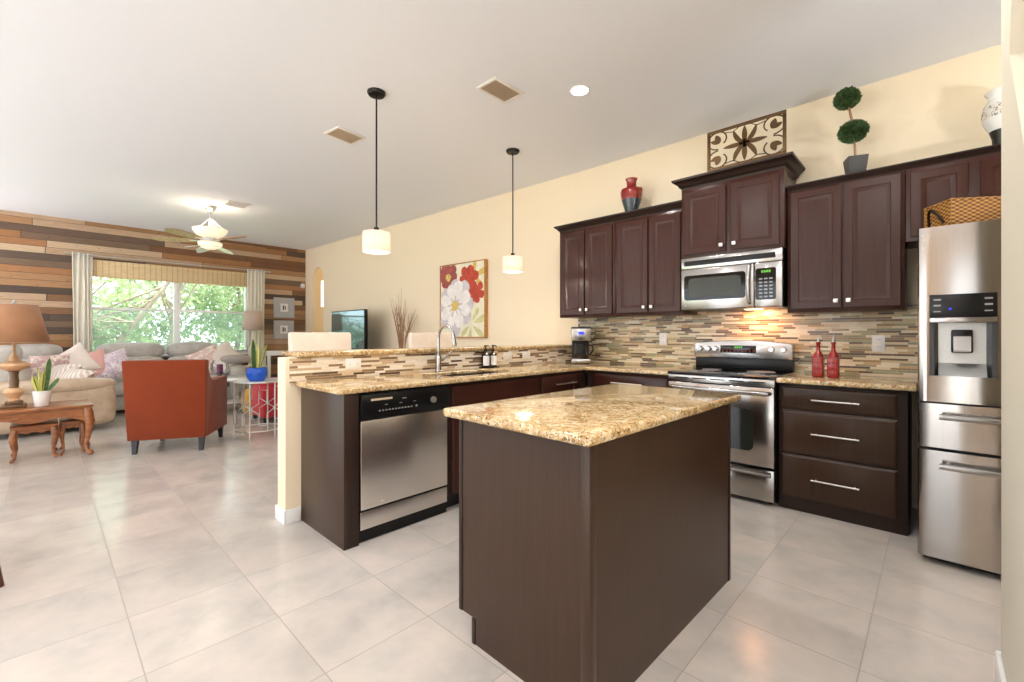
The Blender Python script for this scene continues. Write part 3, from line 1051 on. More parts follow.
M().tube([(-2.925, 2.23, 1.0), (-2.925, 2.255, 1.005), (-2.905, 2.285, 1.035), (-2.88, 2.31, 1.075)], [0.011, 0.01, 0.007, 0.0055], 10).build('lever', 'stainless', f)

# soap caddy
o = M().box(-2.98, 2.70, 0.9085, -2.90, 2.885, 0.918, 0.003).build('soap_tray', 'black_metal', org=(-2.94, 2.79, 0.9085))
tag(o, 'flat black tray under the two soap bottles on the counter', 'tray')
def soap(y, label):
    t = thing('soap_dispenser', label, 'soap dispenser', (-2.94, y, 0.918), 'soap bottles in the tray')
    M().lathe([(0.0, 0), (0.034, 0), (0.036, 0.004), (0.036, 0.105), (0.033, 0.115), (0.014, 0.128), (0.013, 0.14), (0, 0.14)], (-2.94, y, 0.9182), 24).build('bottle', 'amber_glass', t)
    m = M()
    n = 10
    A = [(0.0364 * math.cos(-1.0 + 2.0 * i / n - 0.35), 0.0364 * math.sin(-1.0 + 2.0 * i / n - 0.35)) for i in range(n + 1)]
    for (a, b) in zip(A[:-1], A[1:]):
        m.add([(-2.94 + a[0], y + a[1], 0.932), (-2.94 + b[0], y + b[1], 0.932), (-2.94 + b[0], y + b[1], 1.018), (-2.94 + a[0], y + a[1], 1.018)], [(0, 1, 2, 3)])
    bmesh.ops.remove_doubles(m.bm, verts=m.bm.verts[:], dist=0.0001)
    m.build('paper_label', 'paper_label', t)
    m = M().lathe([(0.016, 0.14), (0.016, 0.158), (0.006, 0.160), (0.005, 0.182), (0.013, 0.184), (0.013, 0.196), (0, 0.197)], (-2.94, y, 0.918), 16)
    m.tube([(-2.94, y, 1.108), (-2.90, y, 1.108), (-2.891, y, 1.1)], [0.006, 0.0055, 0.004], 8)
    m.build('pump', 'black_plastic', t)
soap(2.745, 'black soap pump bottle with white label nearer the faucet')
soap(2.838, 'black soap pump bottle with white label nearer the coffee maker')

# coffee maker in the corner
cx, cy, cz = -2.73, 3.93, 0.9085
t = thing('coffee_maker', 'steel and black drip coffee maker in the counter corner', 'coffee maker', (cx, cy, cz))
RZ = Matrix.Translation((cx, cy, cz)) @ Matrix.Rotation(math.radians(38), 4, 'Z')
def cm(mm): return mm.xf(RZ)
cm(M().box(-0.1, -0.12, 0.0, 0.1, 0.12, 0.05, 0.012)).build('base', 'stainless', t)
cm(M().box(-0.09, 0.03, 0.05, 0.09, 0.115, 0.24, 0.01)).build('column', 'black_plastic', t)
cm(M().box(-0.1, -0.115, 0.235, 0.1, 0.12, 0.37, 0.012)).build('brew_head', 'stainless', t)
cm(M().box(-0.102, -0.117, 0.362, 0.102, 0.122, 0.38, 0.006)).build('lid', 'black_plastic', t)
cm(M().box(-0.03, -0.118, 0.30, 0.03, -0.1145, 0.33)).build('display', 'blue_display', t)
c = cm(M().lathe([(0, 0), (0.066, 0), (0.078, 0.02), (0.08, 0.07), (0.066, 0.13), (0.05, 0.155), (0.0, 0.156)], (0, -0.04, 0.052), 24)).build('carafe', 'clear_glass', t)
cm(M().lathe([(0.0675, 0.128), (0.068, 0.135), (0.056, 0.162), (0, 0.17)], (0, -0.04, 0.052), 24)).build('carafe_lid', 'black_plastic', c)
cm(M().lathe([(0.0, 0.003), (0.063, 0.003), (0.075, 0.02), (0.0765, 0.045), (0, 0.045)], (0, -0.04, 0.052), 24)).build('coffee', 'amber_glass', c)
cm(M().tube([(0.06, -0.06, 0.19), (0.115, -0.085, 0.19), (0.125, -0.09, 0.14), (0.085, -0.07, 0.085)], 0.01, 8)).build('carafe_handle', 'black_plastic', c)

# ---- dishwasher
t = thing('dishwasher', 'stainless steel dishwasher with black control panel under the peninsula counter', 'dishwasher', (-2.69, 1.57, 0))
y0, y1 = 1.252, 1.885
M().box(-2.97, y0, 0.06, FX - 0.005, y1, 0.868).build('body', 'dark_slot', t)
M().box(-2.97, y0, 0, FX - 0.05, y1, 0.06).build('toe_kick', 'black_plastic', t)
M().box(FX - 0.005, y0, 0.005, FX - 0.0, y1, 0.075).build('kick_plate', 'black_plastic', t)
M().box(FX - 0.005, y0 + 0.002, 0.192, FX + 0.018, y1 - 0.002, 0.708, 0.006).build('door', 'stainless_bright', t)
M().box(FX - 0.005, y0 + 0.002, 0.077, FX + 0.014, y1 - 0.002, 0.182, 0.005).build('lower_panel', 'stainless_bright', t)
cp = M().box(FX - 0.005, y0, 0.712, FX + 0.03, y1, 0.862, 0.008).build('control_panel', 'black_plastic', t)
M().box(FX + 0.0301, y0 + 0.06, 0.822, FX + 0.0316, y0 + 0.2, 0.834).build('vent_slot', 'vent_tan', cp)
m = M()
for i in range(11): m.box(FX + 0.03, y0 + 0.11 + i * 0.022, 0.756, FX + 0.0325, y0 + 0.122 + i * 0.022, 0.764, 0.001)
m.box(FX + 0.03, y0 + 0.366, 0.754, FX + 0.0325, y0 + 0.38, 0.768, 0.001)
m.build('buttons', 'grey_mark', cp)
m = M()
for i in range(3): m.box(FX + 0.0301, y0 + 0.15 + i * 0.1, 0.79, FX + 0.0308, y0 + 0.17 + i * 0.1, 0.794)
m.box(FX + 0.0301, y0 + 0.27, 0.815, FX + 0.0308, y0 + 0.3, 0.821)
m.build('markings', 'grey_mark', cp)
M().lathe([(0.0, 0), (0.021, 0), (0.019, 0.014), (0, 0.015)], (FX + 0.03, y1 - 0.13, 0.785), 20, 'x').build('latch_knob', 'brushed_nickel', cp)

# ---- stove
t = thing('stove', 'stainless steel electric range with black glass cooktop and oven window', 'stove', (-1.19, 3.8, 0))
sx0, sx1, sf = -1.572, -0.808, 3.492
M().box(sx0, sf + 0.045, 0.03, sx1, 4.13, 0.893).build('body', 'black_plastic', t)
m = M()
for xx in (sx0 + 0.05, sx1 - 0.05):
    for yy in (sf + 0.1, 4.05): m.cyl((xx, yy, 0), (xx, yy, 0.03), 0.02)
m.build('feet', 'black_plastic', t)
ct = M().box(sx0 - 0.002, sf - 0.01, 0.893, sx1 + 0.002, 4.06, 0.914, 0.005).build('cooktop', 'black_glass', t)
m = M()
for xx, yy, r in ((-1.38, 3.66, 0.1), (-1.0, 3.66, 0.09), (-1.38, 3.92, 0.075), (-1.0, 3.92, 0.1)):
    for k in (1.0, 0.62): m.ring((xx, yy, 0.9141), r * k, 0.0012, 'z', 40, 4)
m.build('burner_rings', 'grey_mark', ct)
vt = M().box(sx0, sf + 0.002, 0.838, sx1, sf + 0.044, 0.892, 0.004).build('vent_trim', 'stainless', t)
m = M()
for i in range(5): m.box(sx0 + 0.06 + i * 0.135, sf + 0.0005, 0.866, sx0 + 0.165 + i * 0.135, sf + 0.004, 0.874)
m.build('vent_slots', 'dark_slot', vt)
od = M().box(sx0 + 0.002, sf, 0.272, sx1 - 0.002, sf + 0.042, 0.834, 0.008).build('oven_door', 'stainless_vertical', t)
wp = []
for (cxx, czz, a0) in ((-0.985, 0.63, 0), (-1.395, 0.63, PI / 2), (-1.395, 0.42, PI), (-0.985, 0.42, 1.5 * PI)):
    for i in range(6): wp.append((cxx + 0.045 * math.cos(a0 + PI / 2 * i / 5), czz + 0.045 * math.sin(a0 + PI / 2 * i / 5)))
M().prism(wp, 'xz', sf - 0.003, sf + 0.004).build('window', 'oven_glass', od)
hp = [(sx0 + 0.03, sf, 0.795), (sx0 + 0.04, sf - 0.035, 0.797), (sx0 + 0.08, sf - 0.05, 0.798), (-1.19, sf - 0.058, 0.798), (sx1 - 0.08, sf - 0.05, 0.798), (sx1 - 0.04, sf - 0.035, 0.797), (sx1 - 0.03, sf, 0.795)]
M().tube(hp, 0.0155, 12).build('handle', 'stainless', od)
wd = M().box(sx0 + 0.002, sf, 0.035, sx1 - 0.002, sf + 0.042, 0.258, 0.008).build('warming_drawer', 'stainless_vertical', t)
M().prism([(sf + 0.001, 0.205), (sf - 0.026, 0.222), (sf - 0.03, 0.236), (sf - 0.012, 0.243), (sf + 0.001, 0.245)], 'yz', sx0 + 0.02, sx1 - 0.02).build('handle', 'stainless', wd)
M().box(sx0 + 0.004, 4.06, 0.914, sx1 - 0.004, 4.13, 1.02, 0.003).build('rear_guard', 'black_plastic', t)
bp = [(sx0, 1.01), (sx1, 1.01), (sx1, 1.125)]
for i in range(13):
    k = i / 12; bp.append((sx1 - 0.02 + (sx0 - sx1 + 0.04) * k, 1.137 + 0.026 * math.sin(PI * k)))
bp.append((sx0, 1.125))
m = M(); m.prism(bp, 'xz', 4.035, 4.135, 0.006)
bg = m.build('backguard', 'stainless', t)
def knob_y(xx, y, z, r, par, d=0.026, mat='stainless'):
    m = M()
    prof = [(r * 1.15, 0.0), (r * 1.15, 0.004), (r, 0.006), (r * 0.88, d)]
    m.tube([(xx, y - q, z) for _, q in prof], [p for p, _ in prof], 20)
    return m.build('knob', mat, par)
for xx in (sx0 + 0.055, sx0 + 0.125, sx0 + 0.185, sx1 - 0.145, sx1 - 0.06): knob_y(xx, 4.036, 1.088, 0.02, bg)
M().box(sx0 + 0.225, 4.032, 1.055, sx0 + 0.505, 4.036, 1.118, 0.001).build('clock_panel', 'black_glass', bg)
m = M()
for i in range(4): m.box(sx0 + 0.34 + i * 0.016, 4.0308, 1.095, sx0 + 0.351 + i * 0.016, 4.0322, 1.11)
m.build('clock_digits', 'green_display', bg)
m = M()
for i in range(9):
    for j in range(2): m.box(sx0 + 0.24 + i * 0.03, 4.0308, 1.064 + j * 0.014, sx0 + 0.256 + i * 0.03, 4.0322, 1.070 + j * 0.014)
m.build('touch_keys', 'red_display', bg)
M().lathe([(0, 0), (0.009, 0), (0.009, 0.002), (0, 0.002)], (-1.2, 4.033, 1.03), 16, 'y').build('emblem', 'grey_mark', bg)

# ---- drawer base right of the stove
t = thing('drawer_cabinet', 'dark three-drawer base cabinet standing between the stove and the refrigerator', 'cabinet', (-0.46, 3.87, 0))
dx0, dx1 = -0.798, -0.118
m = M(); m.box(dx0, BY, 0.0, dx1, 4.165, 0.874, 0.001); m.build('body', 'espresso_dark', t)
for z0, z1, hz in ((0.70, 0.852, 0.772), (0.395, 0.69, 0.545), (0.09, 0.385, 0.238)):
    d = M().rings(dx0 + 0.018, dx1 - 0.045, z0, z1, DRAWER, fY(BY - 0.02)).build('drawer', 'espresso_panel', t)
    bar_handle((-0.60, BY - 0.02, hz), (-0.345, BY - 0.02, hz), (0, -1, 0), d)
o = M().slab([-0.803, -0.078], [3.50, 4.166], set(), 0.876, 0.908, 0.009).build('countertop', 'golden_granite', org=(-0.44, 3.83, 0.876))
tag(o, 'short golden granite counter between the stove and the refrigerator', 'countertop')

def red_bottle(x, y, label):
    t = thing('oil_bottle', label, 'bottle', (x, y, 0.908), 'red bottles by the stove')
    m = M()
    m.box(x - 0.034, y - 0.034, 0.9083, x + 0.034, y + 0.034, 0.9083 + 0.145, 0.009, 3)
    m.lathe([(0.033, 0.138), (0.03, 0.158), (0.018, 0.178), (0.0125, 0.19), (0.0115, 0.232), (0.0145, 0.236), (0.0145, 0.248), (0, 0.248)], (x, y, 0.9083), 20)
    m.build('bottle', 'red_bottle', t)
    M().tube([(x, y, 1.156), (x, y, 1.175), (x + 0.002, y, 1.192), (x + 0.008, y - 0.004, 1.206)], [0.009, 0.006, 0.004, 0.003], 8).build('pour_spout', 'antique_silver', t)
    m = M()
    for k in range(3):
        for zz in (0.0, 0.038, 0.076): m.puff((x - 0.018 + k * 0.018, y - 0.034, 0.94 + zz), (0.007, 0.003, 0.013), 2, nu=10, nv=6)
    m.build('raised_pattern', 'red_bottle', t)
red_bottle(-0.605, 3.81, 'red glass pour-spout bottle standing closer to the stove')
red_bottle(-0.515, 3.80, 'red glass pour-spout bottle standing closer to the refrigerator')

# ---- outlets
def outlet_y(x, z, label):
    t = thing('wall_outlet', label, 'outlet', (x, WY - 0.012, z), 'power outlets')
    y = WY - 0.0125
    M().box(x - 0.037, y - 0.006, z - 0.06, x + 0.037, y, z + 0.06, 0.002).build('plate', 'white_plastic', t)
    m = M()
    for s in (-1, 1):
        m.box(x - 0.017, y - 0.0085, z + s * 0.027 - 0.016, x + 0.017, y - 0.0055, z + s * 0.027 + 0.016, 0.003)
    k = m.build('socket', 'trim_white', t)
    m = M()
    for s in (-1, 1):
        for q in (-0.006, 0.006): m.box(x + q - 0.001, y - 0.0092, z + s * 0.027 - 0.002, x + q + 0.001, y - 0.008, z + s * 0.027 + 0.008)
    m.build('slots', 'dark_slot', k)
outlet_y(-1.925, 1.165, 'white outlet on the mosaic backsplash left of the stove')
outlet_y(-0.297, 1.145, 'white outlet on the mosaic backsplash right of the red bottles')
def outlet_x(y, z, label):
    x = kx1 + 0.0105
    t = thing('wall_outlet', label, 'outlet', (x, y, z), 'power outlets')
    M().box(x, y - 0.058, z - 0.036, x + 0.006, y + 0.058, z + 0.036, 0.002).build('plate', 'white_plastic', t)
    m = M()
    for s in (-1, 1): m.box(x + 0.0055, y + s * 0.026 - 0.015, z - 0.016, x + 0.0085, y + s * 0.026 + 0.015, z + 0.016, 0.003)
    k = m.build('socket', 'trim_white', t)
    m = M()
    for s in (-1, 1):
        for q in (-0.006, 0.006): m.box(x + 0.008, y + s * 0.026 - 0.004, z + q - 0.001, x + 0.0092, y + s * 0.026 + 0.006, z + q + 0.001)
    m.build('slots', 'dark_slot', k)
outlet_x(1.51, 1.005, 'white outlet in the bar mosaic near the open end of the bar')
outlet_x(3.08, 1.005, 'white outlet in the bar mosaic right beside the soap bottles')
outlet_x(3.35, 1.005, 'white outlet in the bar mosaic closest to the coffee maker')

# ================================================================== WALL CABINETS
UF = 3.83
def wall_cab(name, label, x0, x1, z0, z1, yf, doors, dz, side=True):
    t = thing(name, label, 'cabinet', ((x0 + x1) / 2, 4.0, z0))
    M().box(x0, yf + 0.02, z0, x1, WY - 0.001, z1, 0.001).build('body', 'espresso_wood', t)
    for (a, b, ks) in doors:
        d = M().rings(a, b, dz[0], dz[1], DOOR, fY(yf)).build('door', 'espresso_wood', t)
        kx = b - 0.03 if ks > 0 else a + 0.03
        m = M().box(kx - 0.014, yf - 0.026, dz[0] + 0.035, kx + 0.014, yf - 0.012, dz[0] + 0.063, 0.003)
        m.box(kx - 0.006, yf - 0.013, dz[0] + 0.043, kx + 0.006, yf, dz[0] + 0.055)
        m.build('knob', 'brushed_nickel', d)
    return t
wall_cab('wall_cabinet', 'two-door dark wall cabinet farthest left, above the coffee maker', -2.945, -2.272, 1.39, 2.31, UF, ((-2.915, -2.622, 1), (-2.608, -2.295, -1)), (1.415, 2.285))
wall_cab('wall_cabinet', 'two-door dark wall cabinet under the red vase, left of the microwave', -2.268, -1.592, 1.39, 2.31, UF, ((-2.24, -1.922, 1), (-1.908, -1.612, -1)), (1.415, 2.285))
mc = wall_cab('wall_cabinet', 'tall-set dark wall cabinet above the microwave carrying the iron panel', -1.586, -0.812, 1.858, 2.45, 3.775, ((-1.562, -1.222, 1), (-1.184, -0.842, -1)), (1.885, 2.415))
wall_cab('wall_cabinet', 'two-door dark wall cabinet under the topiary, right of the microwave', -0.804, -0.142, 1.372, 2.275, UF, ((-0.782, -0.474, 1), (-0.462, -0.160, -1)), (1.398, 2.262))
wall_cab('wall_cabinet', 'short dark wall cabinet above the refrigerator behind the wicker basket', -0.138, 0.80, 1.81, 2.275, UF, ((-0.115, 0.145, 1), (0.195, 0.455, -1), (0.475, 0.775, -1)), (1.835, 2.245))

CROWN = [(0.0, 0.0), (0.004, 0.012), (0.012, 0.016), (0.02, 0.03), (0.042, 0.05), (0.05, 0.054), (0.052, 0.068)]
def crown(x0, x1, yf, z0, left, right, par=None, k=1.0):
    m = M()
    t = m.bm
    rr = []
    for o, h in [(-0.02, 0.0)] + CROWN:
        o *= k
        rr.append([t.verts.new(p) for p in ((x0 - (o if left else 0), yf - o, z0 + h * k), (x1 + (o if right else 0), yf - o, z0 + h * k), (x1 + (o if right else 0), WY - 0.001, z0 + h * k), (x0 - (o if left else 0), WY - 0.001, z0 + h * k))])
    for A, B in zip(rr[:-1], rr[1:]):
        for j in range(4): t.faces.new((A[j], A[(j + 1) % 4], B[(j + 1) % 4], B[j]))
    t.faces.new(list(reversed(rr[0]))); t.faces.new(rr[-1])
    return m
o = crown(-2.945, -1.592, UF + 0.02, 2.3105, True, False, k=0.95).build('crown_molding', 'espresso_dark', org=(-2.27, 4.0, 2.31))
tag(o, 'dark crown molding along the two wall cabinets left of the microwave', 'molding')
crown(-1.586, -0.812, 3.795, 2.4505, True, True, k=1.25).build('crown', 'espresso_dark', mc)
o = crown(-0.804, 0.80, UF + 0.02, 2.2755, False, False, k=0.62).build('crown_molding', 'espresso_dark', org=(0.0, 4.0, 2.29))
tag(o, 'dark crown molding along the wall cabinets right of the microwave', 'molding')
TOPL, TOPM, TOPR = 2.3105 + 0.0646 + 0.0005, 2.4505 + 0.085 + 0.0005, 2.2755 + 0.0422 + 0.0005

# ---- microwave
t = thing('microwave', 'stainless over-the-range microwave mounted above the stove', 'microwave', (-1.198, 3.96, 1.415))
mx0, mx1, mz0, mz1, mf = -1.578, -0.818, 1.418, 1.855, 3.762
W_, H_ = mx1 - mx0, mz1 - mz0
M().box(mx0, mf + 0.03, mz0, mx1, WY - 0.013, mz1).build('body', 'black_plastic', t)
tg = M().box(mx0, mf + 0.002, mz0 + 0.785 * H_, mx1, mf + 0.032, mz1, 0.006).build('vent_panel', 'stainless', t)
M().box(mx0 + 0.035 * W_, mf - 0.0015, mz1 - 0.155 * H_, mx1 - 0.06 * W_, mf + 0.004, mz1 - 0.06 * H_, 0.002).build('vent_slot', 'black_plastic', tg)
dr = M().box(mx0, mf, mz0, mx0 + 0.745 * W_, mf + 0.031, mz0 + 0.78 * H_, 0.008).build('door', 'stainless', t)
def rrect(x0, x1, z0, z1, r, n=5):
    o = []
    for (cx_, cz_, a0) in ((x1 - r, z1 - r, 0), (x0 + r, z1 - r, PI / 2), (x0 + r, z0 + r, PI), (x1 - r, z0 + r, 1.5 * PI)):
        for i in range(n + 1): o.append((cx_ + r * math.cos(a0 + PI / 2 * i / n), cz_ + r * math.sin(a0 + PI / 2 * i / n)))
    return o
wn = M().prism(rrect(mx0 + 0.035 * W_, mx0 + 0.67 * W_, mz0 + 0.18 * H_, mz0 + 0.66 * H_, 0.025), 'xz', mf - 0.002, mf + 0.004).build('window', 'black_glass', dr)
M().prism(rrect(mx0 + 0.085 * W_, mx0 + 0.625 * W_, mz0 + 0.235 * H_, mz0 + 0.60 * H_, 0.03), 'xz', mf - 0.003, mf).build('screen', 'microwave_glass', wn)
hx = mx0 + 0.71 * W_
M().tube([(hx, mf, mz0 + 0.08 * H_), (hx, mf - 0.03, mz0 + 0.1 * H_), (hx, mf - 0.045, mz0 + 0.22 * H_), (hx, mf - 0.052, mz0 + 0.42 * H_), (hx, mf - 0.045, mz0 + 0.62 * H_), (hx, mf - 0.03, mz0 + 0.73 * H_), (hx, mf, mz0 + 0.75 * H_)], 0.0125, 12).build('handle', 'stainless', dr)
M().lathe([(0, 0), (0.011, 0), (0.011, 0.002), (0, 0.002)], (mx0 + 0.05 * W_, mf + 0.0, mz0 + 0.08 * H_), 18, 'y').build('emblem', 'grey_mark', dr)
cp = M().box(mx0 + 0.75 * W_, mf, mz0, mx1, mf + 0.031, mz0 + 0.78 * H_, 0.008).build('control_side', 'stainless', t)
M().prism(rrect(mx0 + 0.765 * W_, mx0 + 0.945 * W_, mz0 + 0.13 * H_, mz0 + 0.68 * H_, 0.015), 'xz', mf - 0.002, mf + 0.004).build('keypad', 'black_glass', cp)
m = M()
for i in range(4): m.box(mx0 + (0.815 + i * 0.022) * W_, mf - 0.0035, mz0 + 0.60 * H_, mx0 + (0.831 + i * 0.022) * W_, mf - 0.0015, mz0 + 0.64 * H_)
m.build('clock_digits', 'green_display', cp)
m = M()
for i in range(3):
    for j in range(6): m.box(mx0 + (0.795 + i * 0.045) * W_, mf - 0.003, mz0 + (0.17 + j * 0.062) * H_, mx0 + (0.825 + i * 0.045) * W_, mf - 0.0015, mz0 + (0.195 + j * 0.062) * H_)
m.build('keys', 'grey_mark', cp)
area_lamp('cooktop_lamp', (-1.08, 4.04, mz0 - 0.006), 0.16, 4.6, (1.0, 0.44, 0.2), (0, 0.3, -1))
M().box(-1.14, 3.98, mz0 - 0.004, -1.02, 4.06, mz0 + 0.001).build('lamp_lens', 'bulb_glow', t)

# ---- refrigerator
t = thing('refrigerator', 'stainless french-door refrigerator with ice dispenser standing at the right', 'refrigerator', (0.395, 3.7, 0))
rx0, rx1, rf, rz1 = -0.068, 0.842, 3.215, 1.775
M().box(rx0 + 0.004, rf + 0.085, 0.05, rx1 - 0.004, 4.12, rz1 - 0.015, 0.004).build('body', 'dark_grey', t)
M().box(rx0 + 0.02, rf + 0.09, 0, rx1 - 0.02, 4.1, 0.05).build('base', 'black_plastic', t)
def fdoor(x0, x1, z0, z1, hole=None):
    """slightly bowed front with rounded side edges; hole leaves a rectangular opening"""
    us = [x0, x0 + 0.006, x0 + 0.02] + ([hole[0], hole[1]] if hole else [(x0 + x1) / 2]) + [x1 - 0.02, x1 - 0.006, x1]
    us = sorted(us)
    zs = [z0] + ([hole[2], hole[3]] if hole else []) + [z1]
    m = M()
    def Y(u):
        e = min(u - x0, x1 - u)
        bow = 0.006 * (1 - ((u - (rx0 + rx1) / 2) / 0.46) ** 2)
        rnd = 0.02 - math.sqrt(max(0, 0.02 ** 2 - (0.02 - min(e, 0.02)) ** 2))
        return rf + 0.006 - bow + rnd * 0.8
    g = {}
    for i, u in enumerate(us):
        for j, z in enumerate(zs): g[i, j] = m.bm.verts.new((u, Y(u), z))
    bk = {}
    for i, u in enumerate(us):
        for j, z in enumerate(zs): bk[i, j] = m.bm.verts.new((u, rf + 0.08, z))
    for i in range(len(us) - 1):
        for j in range(len(zs) - 1):
            if hole and abs(us[i] - hole[0]) < 1e-6 and abs(zs[j] - hole[2]) < 1e-6:
                for a, b in (((i, j), (i + 1, j)), ((i + 1, j), (i + 1, j + 1)), ((i + 1, j + 1), (i, j + 1)), ((i, j + 1), (i, j))):
                    m.bm.faces.new((g[a], g[b], bk[b], bk[a]))
                continue
            m.bm.faces.new((g[i, j], g[i + 1, j], g[i + 1, j + 1], g[i, j + 1]))
            m.bm.faces.new((bk[i, j + 1], bk[i + 1, j + 1], bk[i + 1, j], bk[i, j]))
    n, k = len(us) - 1, len(zs) - 1
    for i in range(n):
        m.bm.faces.new((g[i + 1, 0], g[i, 0], bk[i, 0], bk[i + 1, 0])); m.bm.faces.new((g[i, k], g[i + 1, k], bk[i + 1, k], bk[i, k]))
    for j in range(k):
        m.bm.faces.new((g[0, j], g[0, j + 1], bk[0, j + 1], bk[0, j])); m.bm.faces.new((g[n, j + 1], g[n, j], bk[n, j], bk[n, j + 1]))
    return m
dl = fdoor(rx0, 0.39, 0.858, rz1, (-0.022, 0.222, 0.995, 1.418)).build('door', 'stainless_vertical', t)
M().box(-0.021, rf - 0.003, 1.298, 0.221, rf + 0.05, 1.417, 0.003).build('dispenser_panel', 'black_plastic', dl)
for xx in (0.008, 0.192):
    for k, zz in enumerate((1.39, 1.36, 1.33)): M().box(xx - 0.014, rf - 0.0042, zz - 0.004, xx + 0.014, rf - 0.0025, zz + (0.002 if k == 2 else 0.005), 0.001).build('icon', 'grey_mark', dl)
M().lathe([(0, 0), (0.006, 0), (0.006, 0.002), (0, 0.002)], (0.056, rf - 0.0028, 1.342), 14, 'y').build('indicator', 'blue_display', dl)
M().box(-0.021, rf - 0.004, 1.272, 0.221, rf + 0.045, 1.297, 0.003).build('dispenser_bar', 'stainless', dl)
m = M()
m.box(-0.0215, rf + 0.075, 0.996, 0.2215, rf + 0.079, 1.271)
m.prism([(rf + 0.002, 0.996), (rf + 0.074, 0.996), (rf + 0.074, 1.06)], 'yz', 0.012, 0.188)
m.build('dispenser_recess', 'antique_silver', dl)
M().prism([(-0.0215, rf + 0.006), (-0.004, rf + 0.006), (0.012, rf + 0.075), (-0.0215, rf + 0.075)], 'xy', 0.996, 1.27).build('recess_side', 'dark_grey', dl)
M().prism([(0.2215, rf + 0.006), (0.2215, rf + 0.075), (0.188, rf + 0.075), (0.204, rf + 0.006)], 'xy', 0.996, 1.27).build('recess_side', 'dark_grey', dl)
m = M(); m.box(0.06, rf + 0.02, 1.115, 0.14, rf + 0.07, 1.235, 0.008); m.build('nozzle_housing', 'black_plastic', dl)
M().prism([(rf + 0.018, 1.12), (rf + 0.006, 1.128), (rf + 0.012, 1.20), (rf + 0.019, 1.205)], 'yz', 0.068, 0.132).build('paddle', 'stainless', dl)
dr_ = fdoor(0.396, rx1, 0.858, rz1).build('door', 'stainless_vertical', t)
for dd, xx in ((dl, 0.35), (dr_, 0.436)):
    M().tube([(xx, rf, 0.93), (xx, rf - 0.045, 0.95), (xx, rf - 0.05, 1.0), (xx, rf - 0.05, 1.64), (xx, rf - 0.045, 1.69), (xx, rf, 1.71)], 0.012, 12).build('handle', 'stainless_vertical', dd)
for z0, z1, hz in ((0.618, 0.848, 0.788), (0.04, 0.602, 0.534)):
    d = fdoor(rx0, rx1, z0, z1).build('drawer', 'stainless_vertical', t)
    m = M().tube([(0.015, rf - 0.05, hz), (0.78, rf - 0.05, hz)], 0.0155, 14)
    for xx in (0.045, 0.75): m.cyl((xx, rf + 0.01, hz), (xx, rf - 0.05, hz), 0.011, n=12)
    m.build('handle', 'stainless', d)

# ---- basket on the refrigerator
t = thing('wicker_basket', 'woven wicker basket with dark handle on top of the refrigerator', 'basket', (0, 0, 0))
L_, D_, H2 = 0.5, 0.2, 0.165
m = M()
m.box(0, 0, 0, L_, D_, 0.012)
for (a, b, c, d) in ((0, 0, L_, 0.012), (0, D_ - 0.012, L_, D_), (0, 0.012, 0.012, D_ - 0.012), (L_ - 0.012, 0.012, L_, D_ - 0.012)): m.box(a, b, 0.012, c, d, H2)
m.build('body', 'wicker', t)
m = M(); 
for p, q in (((0, 0.006, H2), (L_, 0.006, H2)), ((0, D_ - 0.006, H2), (L_, D_ - 0.006, H2)), ((0.006, 0, H2), (0.006, D_, H2)), ((L_ - 0.006, 0, H2), (L_ - 0.006, D_, H2))): m.cyl(p, q, 0.0095, n=8)
m.build('rim', 'wicker', t)
for xx, sg in ((0, -1), (L_, 1)):
    pts = [(xx + sg * (0.002 + 0.03 * math.sin(PI * i / 10)), D_ * 0.22 + D_ * 0.56 * i / 10, 0.05 + 0.085 * math.sin(PI * i / 10)) for i in range(11)]
    M().tube(pts, 0.007, 8).build('handle', 'black_metal', t)
t.location = (0.062, 3.385, rz1 + 0.0005); t.rotation_euler = (0, 0, math.radians(33))

# ================================================================== ON TOP OF THE WALL CABINETS
v = thing('ceramic_vase', 'red and slate glazed vase standing on top of the left wall cabinets', 'vase', (-2.155, 3.965, TOPL))
k = 0.39 / 0.40
M().lathe([(0, 0), (0.058, 0), (0.062, 0.01), (0.075, 0.06), (0.098, 0.13), (0.108, 0.165)], (-2.155, 3.965, TOPL), 32).build('lower_body', 'slate_glaze', v)
M().lathe([(0.108, 0.165), (0.118, 0.22), (0.122, 0.258), (0.112, 0.28), (0.075, 0.292), (0.055, 0.30), (0.052, 0.33), (0.054, 0.365), (0.066, 0.388), (0.068, 0.395), (0.05, 0.395), (0.04, 0.36), (0, 0.35)], (-2.155, 3.965, TOPL), 32).build('upper_body', 'red_glaze', v)
for sg in (-1, 1):
    M().tube([(-2.155 + sg * 0.112, 3.965, TOPL + 0.225), (-2.155 + sg * 0.128, 3.965, TOPL + 0.25), (-2.155 + sg * 0.118, 3.965, TOPL + 0.275), (-2.155 + sg * 0.09, 3.965, TOPL + 0.285)], 0.008, 8).build('lug', 'red_glaze', v)

v.scale = (0.87, 0.87, 0.9)

